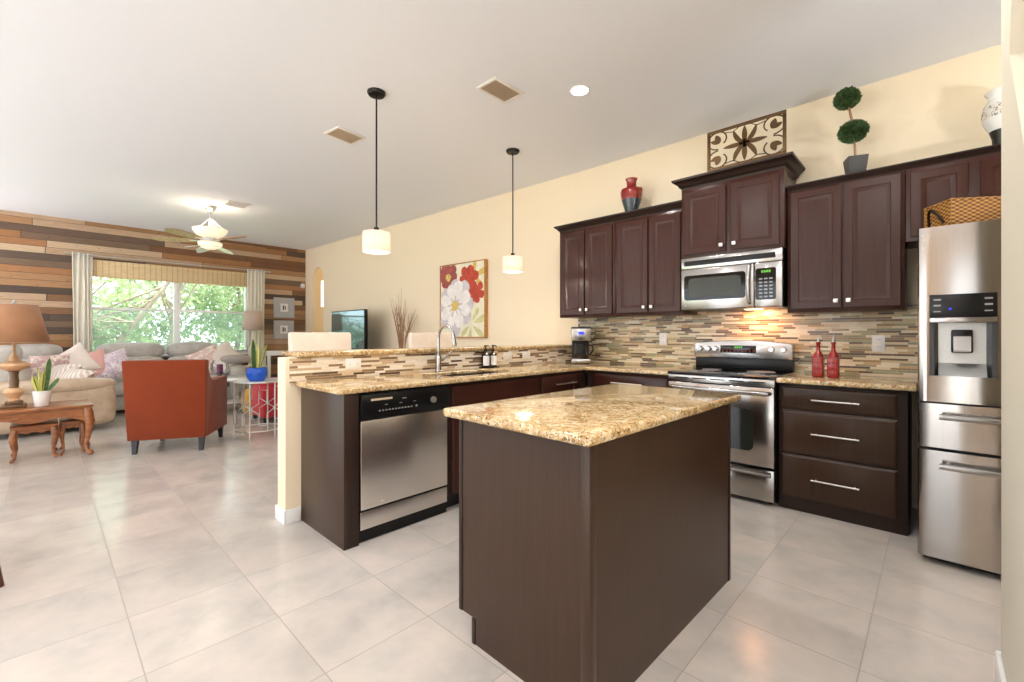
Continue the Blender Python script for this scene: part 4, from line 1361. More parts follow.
# iron wall panel with scrolls and an eight-petal flower, leaning against the wall
t = thing('iron_panel', 'bronze scrollwork iron panel standing on the cabinet above the microwave', 'wall decor', (0, 0, 0))
PW, PH = 0.61, 0.40
m = M()
m.box(-PW / 2, 0, 0, PW / 2, 0.018, 0.026, 0.002); m.box(-PW / 2, 0, PH - 0.026, PW / 2, 0.018, PH, 0.002)
m.box(-PW / 2, 0, 0.026, -PW / 2 + 0.024, 0.018, PH - 0.026, 0.002); m.box(PW / 2 - 0.024, 0, 0.026, PW / 2, 0.018, PH - 0.026, 0.002)
m.build('frame', 'iron_bronze', t)
m = M()
for sx in (-1, 1):
    for sz in (-1, 1):
        c = (sx * 0.215, PH / 2 + sz * 0.093)
        pts = []
        for i in range(29):
            a = -sz * PI / 2 + sx * sz * (2 * PI * 0.86) * i / 28
            r = 0.086 - 0.028 * max(0, (i - 18) / 10)
            pts.append((c[0] + r * math.cos(a), 0.009, c[1] + r * math.sin(a)))
        m.tube(pts, 0.0062, 6)
        if sx < 0: m.tube([(c[0] + 0.06, 0.009, c[1] + sz * 0.06), (-0.09, 0.009, PH / 2 + sz * 0.14), (-0.05, 0.009, PH / 2 + sz * 0.17), (-0.02, 0.009, PH / 2 + sz * 0.178)], 0.0042, 6)
        else: m.tube([(c[0] - 0.06, 0.009, c[1] + sz * 0.06), (0.09, 0.009, PH / 2 + sz * 0.14), (0.05, 0.009, PH / 2 + sz * 0.17), (0.02, 0.009, PH / 2 + sz * 0.178)], 0.0042, 6)
m.build('scrolls', 'iron_bronze', t)
def leafshape(m, c, ang, ln, w, y=0.004, curl=0.0, n=10):
    L, R = [], []
    for i in range(n + 1):
        k = i / n
        a = ang + curl * k
        px = c[0] + math.cos(a) * ln * k; pz = c[1] + math.sin(a) * ln * k
        ww = w * math.sin(PI * min(1, k * 0.93 + 0.05)) ** 0.8
        L.append((px - math.sin(a) * ww, pz + math.cos(a) * ww)); R.append((px + math.sin(a) * ww, pz - math.cos(a) * ww))
    m.prism(L + R[::-1], 'xz', y, y + 0.008)
m = M()
for i, (a, ln, w) in enumerate(((0, 0.17, 0.02), (PI, 0.17, 0.02), (PI / 2, 0.165, 0.02), (-PI / 2, 0.165, 0.02))): leafshape(m, (0, PH / 2), a, ln, w, 0.0)
for a, cu in ((0.62, 0.42), (PI - 0.62, -0.42), (-0.62, -0.42), (PI + 0.62, 0.42)): leafshape(m, (0, PH / 2), a, 0.175, 0.02, 0.006, cu)
m.build('petals', 'iron_bronze', t)
m = M()
for sx in (-1, 1):
    for sz in (-1, 1):
        q = (sx * 0.232, PH / 2 + sz * 0.098)
        leafshape(m, (q[0] - sx * 0.03, q[1] - sz * 0.03), math.atan2(sz, sx * 0.35), 0.085, 0.024, 0.003)
        leafshape(m, (q[0] - sx * 0.03, q[1] - sz * 0.03), math.atan2(sz * 0.4, sx), 0.08, 0.02, 0.004)
m.build('leaves', 'iron_bronze', t)
M().lathe([(0, 0), (0.04, 0), (0.042, 0.008), (0.025, 0.014), (0.018, 0.02), (0, 0.022)], (0, 0.0, PH / 2), 18, '-y').build('flower_center', 'iron_bronze', t)
t.location = (-1.07, 3.735, TOPM); t.scale = (0.92, 1, 0.80)

# topiary
def leafball(c, h, n, s, seed):
    rnd = random.Random(seed)
    m = M()
    m.puff(c, (h[0] * 0.86, h[1] * 0.86, h[2] * 0.86), 2.0, nu=16, nv=10)
    for i in range(n):
        z = rnd.uniform(-1, 1); a = rnd.uniform(0, 2 * PI); q = math.sqrt(1 - z * z)
        d = Vector((q * math.cos(a), q * math.sin(a), z))
        p = Vector(c) + Vector((d.x * h[0], d.y * h[1], d.z * h[2])) * rnd.uniform(0.84, 0.98)
        d2 = (d + Vector((rnd.uniform(-.7, .7), rnd.uniform(-.7, .7), rnd.uniform(-.7, .7)))).normalized()
        sd = d2.cross(Vector((rnd.uniform(-1, 1), rnd.uniform(-1, 1), rnd.uniform(-1, 1)))).normalized() * s * 0.32
        L = s * rnd.uniform(0.7, 1.2)
        m.add([p - sd * 0.4, p + sd * 0.4, p + d2 * L * 0.5 + sd, p + d2 * L, p + d2 * L * 0.5 - sd], [(0, 1, 2, 3, 4)])
    return m
TX, TY = -0.405, 3.93
t = thing('topiary', 'two-ball green topiary in a square slate pot on the wall cabinets', 'topiary', (TX, TY, TOPR))
m = M(); rr = []
for z, h in ((0.0, 0.043), (0.005, 0.045), (0.125, 0.058), (0.132, 0.058), (0.132, 0.052), (0.11, 0.05)):
    rr.append([m.bm.verts.new((TX + a * h, TY + b * h, TOPR + z)) for a, b in ((-1, -1), (1, -1), (1, 1), (-1, 1))])
for A, B in zip(rr[:-1], rr[1:]):
    for j in range(4): m.bm.faces.new((A[j], A[(j + 1) % 4], B[(j + 1) % 4], B[j]))
m.bm.faces.new(list(reversed(rr[0]))); m.bm.faces.new(rr[-1])
RT = Matrix.Translation((TX, TY, 0)) @ Matrix.Rotation(math.radians(22), 4, 'Z') @ Matrix.Translation((-TX, -TY, 0))
m.xf(RT).build('pot', 'slate_pot', t)
M().xf(Matrix.Identity(4)).box(TX - 0.05, TY - 0.05, TOPR + 0.115, TX + 0.05, TY + 0.05, TOPR + 0.122).xf(RT).build('soil', 'soil', t)
M().tube([(TX, TY, TOPR + 0.1), (TX - 0.006, TY, TOPR + 0.25), (TX - 0.02, TY, TOPR + 0.4), (TX - 0.046, TY, TOPR + 0.55)], [0.008, 0.007, 0.008, 0.006], 8).build('stem', 'twig', t)
leafball((TX - 0.014, TY, TOPR + 0.322), (0.078, 0.078, 0.064), 1700, 0.022, 1).build('foliage', 'topiary_leaf', t, recalc=False)
leafball((TX - 0.048, TY, TOPR + 0.566), (0.068, 0.068, 0.062), 1500, 0.022, 2).build('foliage', 'topiary_leaf', t, recalc=False)

v = thing('painted_urn', 'cream and black scroll-painted urn at the far end of the cabinet top', 'urn', (0.30, 3.965, TOPR))
P0 = (0.30, 3.965, TOPR)
M().lathe([(0, 0), (0.046, 0), (0.048, 0.008), (0.052, 0.07), (0.064, 0.115)], P0, 28).build('foot', 'black_glaze', v)
M().lathe([(0.064, 0.115), (0.084, 0.155), (0.094, 0.19)], P0, 28).build('lower_body', 'white_ceramic', v)
M().lathe([(0.094, 0.19), (0.097, 0.22), (0.091, 0.265)], P0, 28).build('painted_band', 'urn_band', v)
M().lathe([(0.091, 0.265), (0.076, 0.29), (0.066, 0.305), (0.068, 0.33), (0.082, 0.348), (0.082, 0.354), (0.068, 0.352), (0.05, 0.31), (0, 0.30)], P0, 28).build('neck', 'white_ceramic', v)

# ================================================================== CEILING
def pendant(x, y, label):
    t = thing('pendant_lamp', label, 'pendant lamp', (x, y, 1.80), 'pendant lamps over the bar')
    M().lathe([(0, 0), (0.068, 0), (0.068, -0.012), (0.058, -0.026), (0.012, -0.03), (0, -0.03)], (x, y, CH), 28).build('canopy', 'black_metal', t)
    M().cyl((x, y, 2.02), (x, y, CH - 0.028), 0.0065, n=10).build('rod', 'black_metal', t)
    sh = M()
    n = 60
    R0, z0, z1 = 0.101, 1.834, 1.984
    prof = [(R0 - 0.003, z0), (R0, z0), (R0, z1), (R0 - 0.003, z1), (R0 - 0.003, z0)]
    sh.lathe([(R0, z0), (R0, z1)], (x, y, 0), n)
    for f in [f for f in sh.bm.faces if len(f.verts) > 4]: sh.bm.faces.remove(f)
    o = sh.build('lamp_shade', 'pendant_cloth', t)
    o.data.transform(Matrix.Translation((0, 0, 0)))
    so = o.modifiers.new('solid', 'SOLIDIFY'); so.thickness = 0.003
    m = M().ring((x, y, z1 - 0.004), R0 - 0.003, 0.003, 'z', 36, 6).ring((x, y, z0 + 0.004), R0 - 0.001, 0.0035, 'z', 36, 6)
    for i in range(3):
        a = 2 * PI * i / 3
        m.cyl((x, y, z1 - 0.004), (x + (R0 - 0.004) * math.cos(a), y + (R0 - 0.004) * math.sin(a), z1 - 0.004), 0.002, n=6)
    m.build('shade_ring', 'trim_white', t)
    M().cyl((x, y, 1.94), (x, y, 2.022), 0.019, n=16).build('socket', 'black_metal', t)
    M().puff((x, y, 1.9), (0.03, 0.03, 0.042), 2.0, nu=16, nv=10).build('bulb', 'bulb_glow', t)
    M().lathe([(0, 0), (R0 - 0.006, 0), (R0 - 0.006, 0.003), (0, 0.003)], (x, y, 1.837), 36).build('diffuser', 'bulb_glow', t)
    area_lamp('pendant_light', (x, y, 1.828), 0.18, 4.0, (1, 0.88, 0.72))
    point_lamp('pendant_light', (x, y, 2.05), 0.04, 1.5, (1, 0.86, 0.7))
pendant(-3.075, 1.74, 'drum-shade pendant lamp over the open end of the bar')
pendant(-3.06, 3.23, 'drum-shade pendant lamp over the bar, closer to the wall cabinets')

cans = [(-1.94, 2.78), (-0.4, 2.3), (-1.94, 0.4), (-0.4, 0.2), (-1.94, -1.6), (-4.6, -0.8), (-7.2, -1.2)]  # first is a real fixture; the rest are unseen, added as fill
lab = ['lit recessed downlight in the kitchen ceiling between the stove and the bar', 'added fill downlight in the ceiling before the refrigerator', 'added fill downlight in the ceiling above the island end',
       'added fill downlight in the ceiling above the camera', 'added fill downlight in the ceiling behind the camera', 'added fill downlight in the ceiling toward the living room', 'added fill downlight in the living room ceiling past the chair']
for (x, y), lb in zip(cans, lab):
    t = thing('recessed_light', lb, 'ceiling light', (x, y, CH), 'recessed downlights')
    M().ring((x, y, CH - 0.002), 0.068, 0.006, 'z', 36, 8).build('trim_ring', 'trim_white', t)
    M().lathe([(0, 0), (0.064, 0), (0.064, -0.004), (0.05, -0.007), (0, -0.009)], (x, y, CH), 32).build('lens', 'can_glow', t)
    area_lamp('recessed_lamp', (x, y, CH - 0.015), 0.13, CAN_POWER, CAN_COL)

def vent(x0, x1, y0, y1, label, n, slat, rot=0.0):
    cx_, cy_ = (x0 + x1) / 2, (y0 + y1) / 2
    t = thing('ceiling_vent', label, 'vent', (0, 0, 0), 'air vents')
    a, b = (x1 - x0) / 2, (y1 - y0) / 2
    m = M()
    m.box(-a, -b, -0.012, a, -b + 0.022, 0, 0.002); m.box(-a, b - 0.022, -0.012, a, b, 0, 0.002)
    m.box(-a, -b + 0.022, -0.012, -a + 0.022, b - 0.022, 0, 0.002); m.box(a - 0.022, -b + 0.022, -0.012, a, b - 0.022, 0, 0.002)
    m.build('frame', 'vent_white', t)
    M().box(-a + 0.015, -b + 0.015, -0.003, a - 0.015, b - 0.015, -0.001).build('duct', 'dark_slot', t)
    m = M()
    for i in range(n):
        q = -a + 0.03 + (2 * a - 0.06) * i / (n - 1)
        m.add([(q - 0.004, -b + 0.02, -0.012), (q - 0.004, b - 0.02, -0.012), (q + 0.002, b - 0.02, -0.003), (q + 0.002, -b + 0.02, -0.003)], [(0, 1, 2, 3)])
        m.add([(q - 0.0028, -b + 0.02, -0.013), (q - 0.0028, b - 0.02, -0.013), (q + 0.0032, b - 0.02, -0.004), (q + 0.0032, -b + 0.02, -0.004)], [(3, 2, 1, 0)])
    m.build('louvers', slat, t)
    t.location = (cx_, cy_, CH - 0.0005); t.rotation_euler = (0, 0, rot)
def uplighter(x, y, label):  # added lamps out of view, put in to brighten the ceiling
    t = thing('fill_uplight', label, 'added fill lamp', (x, y, 0), 'added fill uplighters')
    M().lathe([(0, 0), (0.14, 0), (0.14, 0.015), (0.03, 0.03), (0, 0.03)], (x, y, 0), 28).build('base', 'antique_silver', t)
    M().cyl((x, y, 0.02), (x, y, 1.22), 0.013, n=12).build('pole', 'antique_silver', t)
    M().lathe([(0.02, 1.20), (0.07, 1.21), (0.15, 1.25), (0.20, 1.31), (0.195, 1.31), (0.145, 1.256), (0.07, 1.218), (0.0, 1.215)], (x, y, 0), 32).build('bowl', 'antique_silver', t)
    M().lathe([(0, 1.265), (0.15, 1.265), (0.15, 1.27), (0, 1.275)], (x, y, 0), 28).build('diffuser', 'bulb_glow', t)
    area_lamp('ceiling_fill_lamp', (x, y, 1.32), 0.34, UPLIGHT_POWER, (0.98, 0.98, 1.0), (0, 0, 1))
uplighter(-1.0, -2.6, 'added unseen uplighter behind the camera')
uplighter(2.2, -0.8, 'added unseen uplighter by the far side wall')
uplighter(1.9, 1.9, 'added unseen uplighter in the passage past the refrigerator')
uplighter(-5.15, -3.3, 'added unseen uplighter by the garden wall between the doors')
uplighter(-9.3, -2.4, 'added unseen uplighter in the corner past the sofa')

vent(-2.47, -2.265, 2.215, 2.515, 'tan louvered ceiling vent between the two pendant lamps', 12, 'vent_tan')
vent(-4.06, -3.83, 1.77, 2.06, 'louvered ceiling vent behind the pendant at the open bar end', 11, 'vent_tan', math.radians(8))
vent(-7.28, -7.0, 1.74, 2.02, 'small pale ceiling vent beside the ceiling fan', 9, 'vent_white')

# ceiling fan
FXc, FYc = -7.52, 1.64
t = thing('ceiling_fan', 'ceiling fan with pale blades and lit glass bowl in the living room', 'ceiling fan', (FXc, FYc, CH))
M().lathe([(0, 0), (0.085, 0), (0.085, -0.01), (0.06, -0.05), (0.03, -0.075), (0, -0.075)], (FXc, FYc, CH), 28).build('canopy', 'antique_silver', t)
M().cyl((FXc, FYc, 2.7), (FXc, FYc, CH - 0.07), 0.014, n=12).build('rod', 'antique_silver', t)
m = M()
for i in range(6):
    a = 2 * PI * i / 6
    pts = [(0.02, 2.86), (0.045, 2.84), (0.08, 2.80), (0.13, 2.755), (0.19, 2.715)]
    m.tube([(FXc + r * math.cos(a), FYc + r * math.sin(a), z) for r, z in pts], 0.007, 8)
m.build('scroll_arms', 'antique_silver', t)
M().lathe([(0.215, 2.715), (0.205, 2.68), (0.165, 2.63), (0.10, 2.595), (0.05, 2.585), (0, 2.585)], (FXc, FYc, 0), 36).build('upper_bowl', 'bowl_glow', t)
M().lathe([(0, 2.585), (0.1, 2.585), (0.115, 2.57), (0.115, 2.535), (0.09, 2.52), (0, 2.52)], (FXc, FYc, 0), 28).build('motor', 'antique_silver', t)
M().lathe([(0, 2.52), (0.15, 2.52), (0.145, 2.49), (0.115, 2.455), (0.06, 2.435), (0, 2.43)], (FXc, FYc, 0), 32).build('light_bowl', 'bowl_glow', t)
for i in range(5):
    a = math.radians(20) + 2 * PI * i / 5
    Rm = Matrix.Translation((FXc, FYc, 2.55)) @ Matrix.Rotation(a, 4, 'Z') @ Matrix.Rotation(math.radians(10), 4, 'X')
    L, R = [], []
    for j in range(13):
        k = j / 12
        r = 0.2 + 0.54 * k
        w = 0.055 + 0.03 * math.sin(PI * k * 0.8) if k < 0.9 else 0.055 * math.sqrt(max(0.02, 1 - ((k - 0.9) / 0.1) ** 2))
        L.append((r, w)); R.append((r, -w))
    b = M(); b.prism(L + R[::-1], 'xy', -0.004, 0.004); b.xf(Rm)
    bo = b.build('blade', 'blade_wood', t)
    ir = M(); ir.box(0.1, -0.018, -0.006, 0.26, 0.018, -0.0005, 0.002); ir.xf(Rm); ir.build('blade_iron', 'antique_silver', bo)
for i in range(4):
    a = math.radians(15) + PI / 2 * i
    Rm = Matrix.Translation((FXc, FYc, 2.50)) @ Matrix.Rotation(a, 4, 'Z') @ Matrix.Rotation(math.radians(16), 4, 'Y')
    L = [(0.10 + 0.24 * j / 10, 0.075 * math.sin(PI * (0.12 + 0.88 * j / 10)) ** 0.8) for j in range(11)]
    b = M(); b.prism(L + [(p, -q) for p, q in L[::-1]][1:], 'xy', -0.004, 0.004); b.xf(Rm); b.build('glass_petal', 'frosted_green', t)
point_lamp('fan_light', (FXc, FYc, 2.80), 0.12, 8, (1, 0.88, 0.72))

# ================================================================== ON THE WALLS
def framed(y0, y1, z0, z1, label):
    t = thing('picture_frame', label, 'picture frame', (WX, (y0 + y1) / 2, z0), 'grey picture frames')
    m = M()
    x0, x1, w = WX + 0.001, WX + 0.035, 0.02
    m.box(x0, y0, z0, x1, y1, z0 + w, 0.003); m.box(x0, y0, z1 - w, x1, y1, z1, 0.003); m.box(x0, y0, z0 + w, x1, y0 + w, z1 - w, 0.003); m.box(x0, y1 - w, z0 + w, x1, y1, z1 - w, 0.003)
    m.build('frame', 'grey_mat', t)
    M().box(x0, y0 + w, z0 + w, x0 + 0.022, y1 - w, z1 - w).build('mat', 'grey_mat', t)
    cy_, cz_ = (y0 + y1) / 2, (z0 + z1) / 2
    p = M().box(x0 + 0.022, cy_ - 0.075, cz_ - 0.085, x0 + 0.024, cy_ + 0.075, cz_ + 0.085).build('print', 'paper_label', t)
    m = M()
    m.box(x0 + 0.024, cy_ - 0.03, cz_ - 0.05, x0 + 0.025, cy_ - 0.004, cz_ + 0.05); m.box(x0 + 0.024, cy_ + 0.008, cz_ - 0.04, x0 + 0.025, cy_ + 0.03, cz_ + 0.035)
    m.build('motif', 'picture_ink', p)
framed(3.29, 3.70, 1.565, 1.985, 'square grey picture frame on the plank wall, upper of the two')
framed(3.29, 3.69, 1.125, 1.505, 'square grey picture frame on the plank wall, lower of the two')
t = thing('wall_sensor', 'small white sensor on the plank wall near the ceiling corner', 'sensor', (WX, 3.87, 2.2))
M().box(WX + 0.001, 3.83, 2.215, WX + 0.05, 3.91, 2.31, 0.012).build('housing', 'white_plastic', t)
M().puff((WX + 0.05, 3.87, 2.24), (0.012, 0.022, 0.016), 2.2, nu=12, nv=8).build('lens', 'paper_label', t)

# flower painting
t = thing('flower_painting', 'canvas of red and white flowers in a golden frame on cream wall', 'painting', (-4.98, WY, 1.16))
qx0, qx1, qz0, qz1, qy = -5.33, -4.38, 1.165, 2.225, WY - 0.055
m = M()
m.box(qx0, qy, qz0, qx1, WY - 0.001, qz0 + 0.014, 0.002); m.box(qx0, qy, qz1 - 0.014, qx1, WY - 0.001, qz1, 0.002)
m.box(qx0, qy, qz0 + 0.014, qx0 + 0.012, WY - 0.001, qz1 - 0.014, 0.002); m.box(qx1 - 0.02, qy, qz0 + 0.014, qx1, WY - 0.001, qz1 - 0.014, 0.002)
m.build('frame', 'gold_wood', t)
M().box(qx0 + 0.012, qy + 0.012, qz0 + 0.014, qx1 - 0.02, WY - 0.002, qz1 - 0.014).build('canvas', 'canvas', t)
LV = [0]
def petal_blob(cx_, cz_, n, r0, r1, mat, name, wid=0.62, a0=0.0, jit=0.12, seed=3):
    rnd = random.Random(seed)
    LV[0] += 1
    m = M()
    lo = lambda p: (min(max(p[0], qx0 + 0.014), qx1 - 0.022), min(max(p[1], qz0 + 0.016), qz1 - 0.016))
    for i in range(n):
        a = a0 + 2 * PI * i / n + rnd.uniform(-jit, jit)
        L = r1 * rnd.uniform(0.86, 1.1)
        pts = []
        for j in range(18):
            b = 2 * PI * j / 18
            u = (r0 + L) / 2 + (L - r0) / 2 * math.cos(b); v_ = rnd.uniform(0.86, 1.14) * wid * L * 0.5 * math.sin(b) * (0.72 + 0.38 * math.cos(b))
            pts.append(lo((cx_ + u * math.cos(a) - v_ * math.sin(a), cz_ + u * math.sin(a) + v_ * math.cos(a))))
        y = qy + 0.0115 - 0.0007 * LV[0] - 0.00008 * i
        vs = [m.bm.verts.new((p[0], y, p[1])) for p in pts]
        m.bm.faces.new(vs)
    return m.build(name, mat, t, recalc=False)
petal_blob(-4.60, 2.02, 5, 0.0, 0.24, 'petal_gold', 'painted_leaves', 0.4, 0.4, seed=1)
petal_blob(-4.66, 1.36, 7, 0.05, 0.30, 'petal_leaf', 'painted_leaves', 0.35, 0.2, seed=2)
petal_blob(-5.14, 2.04, 8, 0.02, 0.21, 'petal_wine', 'painted_flower', 0.85, 0.1, seed=4)
petal_blob(-5.14, 2.04, 8, 0.0, 0.06, 'petal_gold', 'painted_flower', 0.8, 0.1, seed=5)
petal_blob(-4.72, 1.97, 7, 0.0, 0.21, 'petal_red', 'painted_flower', 0.8, 0.3, seed=6)
petal_blob(-4.56, 1.80, 6, 0.0, 0.18, 'petal_red', 'painted_flower', 0.85, 0.8, seed=7)
petal_blob(-4.76, 1.86, 5, 0.0, 0.06, 'petal_gold', 'painted_flower', 0.8, 0.5, seed=8)
petal_blob(-4.99, 1.62, 8, 0.04, 0.40, 'petal_grey', 'painted_flower', 0.72, 0.1, seed=9)
petal_blob(-4.99, 1.62, 8, 0.04, 0.36, 'petal_white', 'painted_flower', 0.66, 0.46, seed=10)
petal_blob(-4.99, 1.62, 9, 0.02, 0.16, 'petal_grey', 'painted_flower', 0.3, 0.2, seed=11)
petal_blob(-4.99, 1.62, 7, 0.0, 0.085, 'petal_gold', 'painted_flower', 0.8, 0.3, seed=12)

t.location = BEND @ t.location; t.rotation_euler = (0, 0, ALPHA)

# ================================================================== WINDOW DRESSING
t = thing('woven_blind', 'rolled-up woven bamboo blind at the top of the picture window', 'blind', (WX, 1.66, 2.2))
M().box(WX + 0.012, 0.52, 2.37, WX + 0.06, 2.80, 2.43, 0.004).build('head_rail', 'bamboo_blind', t)
m = M()
n = 40
for k, (xa, zb) in enumerate(((0.052, 2.17), (0.036, 2.19), (0.022, 2.20))): m.box(WX + xa - 0.006, 0.53, zb, WX + xa, 2.79, 2.372, 0.001)
m.build('woven_panel', 'bamboo_blind', t)
M().cyl((WX + 0.045, 0.53, 2.165), (WX + 0.045, 2.79, 2.165), 0.016, n=10).build('bottom_roll', 'bamboo_blind', t)
m = M().cyl((WX + 0.10, 0.22, 2.49), (WX + 0.10, 3.2, 2.49), 0.011, n=12)
rod = tag(m.build('curtain_rod', 'antique_silver', org=(WX + 0.1, 1.7, 2.49)), 'thin metal curtain rod above the picture window', 'curtain rod')
m = M()
for yy in (0.29, 1.66, 3.12): m.cyl((WX + 0.0, yy, 2.49), (WX + 0.1, yy, 2.49), 0.006, n=8)
m.build('brackets', 'antique_silver', rod)
def curtain(y0, y1, label, folds):
    m = M()
    nu, nv = folds * 10, 8
    g = []
    for i in range(nu + 1):
        k = i / nu
        row = []
        for j in range(nv + 1):
            q = j / nv
            z = 0.03 + (2.515 - 0.03) * q
            am = 0.024 * (1 - 0.25 * q)
            row.append(m.bm.verts.new((WX + 0.1 + am * math.sin(k * folds * 2 * PI + 0.2 * math.sin(3 * q)), y0 + (y1 - y0) * k + 0.01 * math.sin(q * 4 + k * 9), z)))
        g.append(row)
    for i in range(nu):
        for j in range(nv): m.bm.faces.new((g[i][j], g[i + 1][j], g[i + 1][j + 1], g[i][j + 1]))
    o = m.build('curtain', 'curtain_linen', org=(WX + 0.1, (y0 + y1) / 2, 0.03), recalc=False)
    so = o.modifiers.new('solid', 'SOLIDIFY'); so.thickness = 0.004
    return tag(o, label, 'curtain', 'linen curtains')
curtain(0.31, 0.54, 'cream linen curtain gathered at the window end near the large sofa corner', 4)
curtain(2.78, 3.09, 'cream linen curtain gathered between the window and the grey picture frames', 5)

# ================================================================== LIVING ROOM
# ---- sectional sofa
t = thing('sectional_sofa', 'grey leather sectional sofa along the plank wall below the window', 'sofa', (-9.0, 0.8, 0))
m = M()
m.box(-9.80, -0.50, 0.06, -8.95, 2.50, 0.30, 0.03); m.box(-8.95, -0.50, 0.06, -7.74, 0.50, 0.30, 0.03)
m.build('base', 'grey_leather', t)
for (xx, yy) in ((-9.7, -0.4), (-9.7, 2.42), (-9.05, 2.42), (-7.85, -0.4), (-7.85, 0.4)):
    M().cyl((xx, yy, 0), (xx, yy, 0.065), 0.03, n=12).build('foot', 'chair_leg_dark', t)
for a, b in ((0.56, 1.44), (1.46, 2.22)):
    c = (a + b) / 2; h = (b - a) / 2
    M().puff((-9.26, c, 0.39), (0.40, h, 0.13), 5, nu=24).build('seat_cushion', 'grey_leather', t)
    M().puff((-9.60, c, 0.62), (0.18, h, 0.24), 4, nu=24).build('back_cushion', 'grey_leather', t)
    M().puff((-9.64, c, 0.945), (0.15, h, 0.135), 3.2, nu=24).build('headrest', 'grey_leather', t)
for a, b in ((-8.92, -8.36), (-8.34, -7.98)):
    c = (a + b) / 2; h = (b - a) / 2
    M().puff((c, 0.12, 0.40), (h, 0.40, 0.13), 5, nu=24).build('seat_cushion', 'grey_leather', t)
    M().puff((c, -0.30, 0.64), (h, 0.18, 0.24), 4, nu=24).build('back_cushion', 'grey_leather', t)
    M().puff((c, -0.34, 0.945), (h, 0.15, 0.13), 3.2, nu=24).build('headrest', 'grey_leather', t)
M().puff((-9.28, 0.16, 0.39), (0.42, 0.40, 0.13), 5, nu=24).build('seat_cushion', 'grey_leather', t)
M().puff((-9.50, -0.12, 0.66), (0.33, 0.30, 0.24), 3.5, nu=24).build('back_cushion', 'grey_leather', t)
M().puff((-9.54, -0.10, 0.945), (0.30, 0.30, 0.13), 3.2, nu=24).build('headrest', 'grey_leather', t)
m = M(); m.puff((-9.36, 2.37, 0.38), (0.48, 0.14, 0.30), 5, nu=24); m.build('armrest', 'grey_leather', t)
m = M(); m.puff((-7.84, 0.05, 0.33), (0.155, 0.60, 0.27), 7, nu=28, nv=16); m.build('armrest', 'tan_leather', t)
M().puff((-7.84, 0.05, 0.575), (0.185, 0.61, 0.085), 3.2, nu=28).build('arm_pad', 'tan_leather', t)

def rotm(yaw, tilt=0, roll=0): return (Matrix.Rotation(yaw, 4, 'Z') @ Matrix.Rotation(tilt, 4, 'X') @ Matrix.Rotation(roll, 4, 'Z')).to_3x3()
def throw(c, w, h, th, yaw, tilt, roll, mat, label, group='throw pillows on the sofa', kind='throw_pillow'):
    m = M().pillow((0, 0, 0), w, h, th, rotm(yaw, tilt, roll))
    m.xf(Matrix.Translation(c))
    return tag(m.build(kind, mat, org=(c[0], c[1], c[2] - h * 0.45)), label, 'pillow', group)
R = math.radians
throw((-8.98, 0.05, 0.72), 0.44, 0.44, 0.16, R(70), R(72), R(4), 'floral_print', 'floral throw pillow in the sofa corner closest to the copper lamp')
throw((-9.0, 0.28, 0.77), 0.50, 0.50, 0.16, R(60), R(74), R(38), 'pale_fabric', 'pale throw pillow standing on its corner beside the pink pillow')
throw((-8.95, 0.45, 0.735), 0.46, 0.46, 0.15, R(75), R(68), R(20), 'pink_fabric', 'plain pink throw pillow between two patterned pillows')
throw((-8.92, 0.66, 0.73), 0.52, 0.46, 0.16, R(66), R(62), R(24), 'lilac_print', 'lilac patterned throw pillow leaning beside the pink pillow')
throw((-8.35, 0.12, 0.66), 0.52, 0.42, 0.17, R(20), R(42), R(6), 'stripe_print', 'striped throw pillow lying behind the tan sofa arm')
throw((-8.07, 0.22, 0.63), 0.50, 0.40, 0.16, R(30), R(36), R(-6), 'stripe_print', 'striped throw pillow slumped right against the tan sofa arm')
throw((-9.12, 1.97, 0.75), 0.50, 0.50, 0.16, R(88), R(64), R(28), 'rose_print', 'rose patterned throw pillow behind the hurricane candle')
throw((-9.14, 2.2, 0.80), 0.54, 0.50, 0.16, R(92), R(58), R(34), 'pale_fabric', 'pale throw pillow leaning toward the window-side sofa arm')
tag(M().puff((0, 0, 0), (0.15, 0.26, 0.085), 2.6, nu=20).xf(Matrix.Translation((-9.1, 2.36, 0.765))).build('bolster', 'grey_fabric', org=(-9.1, 2.36, 0.68)), 'grey bolster pillow lying flat on the sofa arm', 'pillow', 'throw pillows on the sofa')

# ---- orange armchair (built facing -Y at the origin, then turned)
t = thing('armchair', 'rust orange armchair seen from behind on dark tapered legs', 'armchair', (0, 0, 0))
aw, ad = 0.68, 0.70
m = M(); m.box(-aw / 2 + 0.03, -ad / 2 + 0.03, 0.15, aw / 2 - 0.03, ad / 2 - 0.02, 0.32, 0.02); m.build('seat_frame', 'rust_fabric', t)
M().puff((0, -0.06, 0.38), (0.225, 0.28, 0.085), 6, nu=24).build('seat_cushion', 'rust_fabric', t)
b = M()
bo = [(-aw / 2, 0.14), (aw / 2, 0.14), (aw / 2 + 0.022, 0.95), (-aw / 2 - 0.022, 0.95)]
b.prism(bo, 'xz', ad / 2 - 0.10, ad / 2, 0.015)
for v_ in b.bm.verts: v_.co.y += 0.07 * max(0, v_.co.z - 0.14)
b.build('backrest', 'rust_fabric', t)
for sg in (-1, 1):
    prof = [(-ad / 2, 0.14), (ad / 2 - 0.06, 0.14), (ad / 2 - 0.02, 0.94), (ad / 2 - 0.06, 0.92), (ad / 2 - 0.10, 0.83), (ad / 2 - 0.15, 0.76), (ad / 2 - 0.21, 0.722), (ad / 2 - 0.29, 0.71), (-ad / 2 + 0.02, 0.725), (-ad / 2, 0.71)]
    x0, x1 = (aw / 2 - 0.10, aw / 2 + 0.005) if sg > 0 else (-aw / 2 - 0.005, -aw / 2 + 0.10)
    M().prism(prof, 'yz', x0, x1, 0.012).build('armrest', 'rust_fabric', t)
